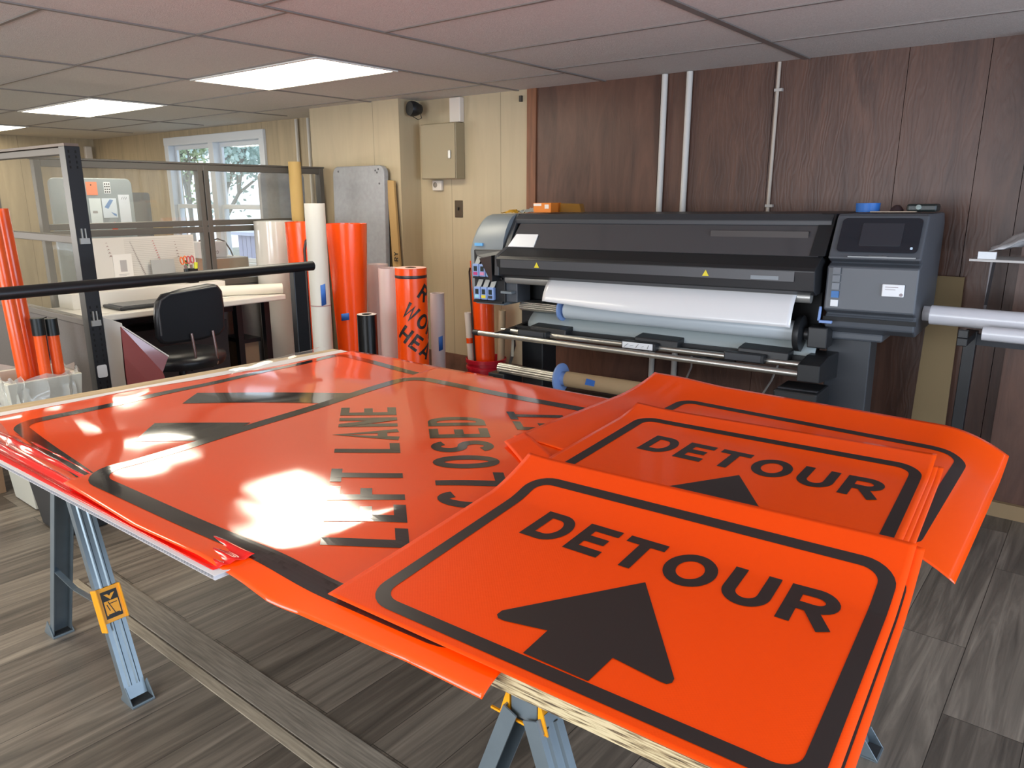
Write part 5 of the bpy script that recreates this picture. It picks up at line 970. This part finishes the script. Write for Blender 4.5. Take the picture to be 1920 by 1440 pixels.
# ---- right edge: cardboard strip, rack with rolls, shelf
bm = B(); prism(bm, [(-.735, WY - .14, 0), (-.565, WY - .14, 0), (-.590, WY - .05, 1.165), (-.73, WY - .05, 1.165)], (0, .012, 0)); tag(link('cardboard_strip', bm, mat('kraft_olive', '#85704e', .75)), 'tall olive-brown cardboard strip leaning on the brown wall right of the printer', 'cardboard')
rk = thing('roll_rack', 'black rack on the right holding whitish rolls', 'rack', (-.2, 3.85, 0))
for x in (-.475, .62):
    bm = B(); bx(bm, (x - .025, 3.94, .02), (x + .025, 3.99, .965)); bx(bm, (x - .02, 3.70, .93), (x + .02, 3.94, .965)); bx(bm, (x - .02, 3.70, .965), (x + .02, 3.72, 1.0)); link('upright', bm, blk, rk, bevel=.003); bm = B(); bx(bm, (x - .025, 3.70, 0), (x + .025, 4.15, .03)); link('foot', bm, blk, rk)
box_thing('crossbar', (-.45, 3.95, .90), (.595, 3.98, .95), mat('rack_blue_black', '#1c1f27', .5), rk)
def lying(x0, x1, y, z, r, m, label): bm = B(); lathe(bm, [(r * .6, 0), (r, 0), (r, x1 - x0), (r * .6, x1 - x0), (r * .6, 0)], (x0, y, z), 32, (1, 0, 0)); tag(link('media_roll', bm, m, smooth=40), label, 'paper roll', 'rolls on the black rack')
mr = mat('roll_grey_white', '#c9c8cc', .3, coat=.3); lying(-.665, .9, 3.86, 1.037, .034, mr, 'longest whitish roll on the black rack, its end sticking out furthest'); lying(-.62, .9, 3.775, 1.045, .043, mr, 'thick whitish roll in front on the black rack'); lying(-.40, .9, 3.668, 1.0, .03, mr, 'lower whitish roll at the right edge, lying in front of the others')
wp = mat('dark_panel', '#3c2c2b', .4)
sh = thing('wall_shelf', 'thin metal shelf on the brown wall at the right edge', 'shelf', (-.1, 4.1, 1.28)); bm = B(); bx(bm, (-.53, 3.98, 1.275), (.35, WY - .162, 1.285)); link('board', bm, mat('shelf_edge', '#b8b2ac', .35), sh)
for x in (-.47, -.25):
    bm = B(); bar(bm, (x, WY - .165, 1.05), (x + .03, 4.06, 1.27), .012, .012); bar(bm, (x, WY - .168, 1.0), (x, WY - .168, 1.27), .012, .010); link('bracket', bm, mat('bracket_grey', '#5c585a', .35, metal=.5), sh)
bm = crumple(lambda u, v: (-.46 + .5 * u, 4.02 + .20 * v, 1.288 + (.02 + .15 * sm(-.2, .5, u)) * (.35 + .65 * math.sin(math.pi * (.15 + .8 * v)))), 12, .003, 20, 12); tag(link('grey_bag', bm, mat('bag_grey', '#b9b7b6', .5, noise=.5, nscale=9), solid=.003, smooth=60), 'grey-white plastic bag with dark blotches on the wall shelf', 'bag')
wb2 = box_thing('small_box', (-.50, 3.99, 1.286), (-.43, 4.015, 1.318), mat('label_white', '#e6e8ea', .4)); tag(wb2, 'small white packet on the left end of the wall shelf', 'packet')
# clutter of cables and wall sockets behind the printer legs
for i, (pts, lab) in enumerate((([(-2.5, 4.38, .95), (-2.3, 4.3, .62), (-1.9, 4.32, .58), (-1.5, 4.35, .66), (-1.35, 4.39, .9)], 'black power cable sagging behind the printer rails'), ([(-2.05, 4.39, .85), (-2.03, 4.36, .5), (-2.1, 4.3, .25), (-2.08, 4.2, .012)], 'white cable hanging down behind the printer'), ([(-1.42, 4.38, .8), (-1.5, 4.33, .5), (-1.62, 4.2, .2), (-1.66, 4.1, .012)], 'thin pale cable slanting to the floor behind the printer'))):
    bm = B(); P_ = [Vector(p) for p in pts]; Q = []
    for a, b_ in zip(P_, P_[1:]): Q += [a.lerp(b_, k / 6) for k in range(6)]
    tube(bm, Q + [P_[-1]], .007 if i else .009, 6); tag(link('cable', bm, mat('cable_black', '#15181c', .4) if not i else mat('cable_white', '#a9a39e', .5), smooth=60), lab, 'cable')
ol = box_thing('wall_socket', (-1.86, WY - .03, .56), (-1.76, WY - .001, .70), mat('socket_black', '#191617', .5)); tag(ol, 'dark wall socket on the brown wall behind the printer', 'socket')
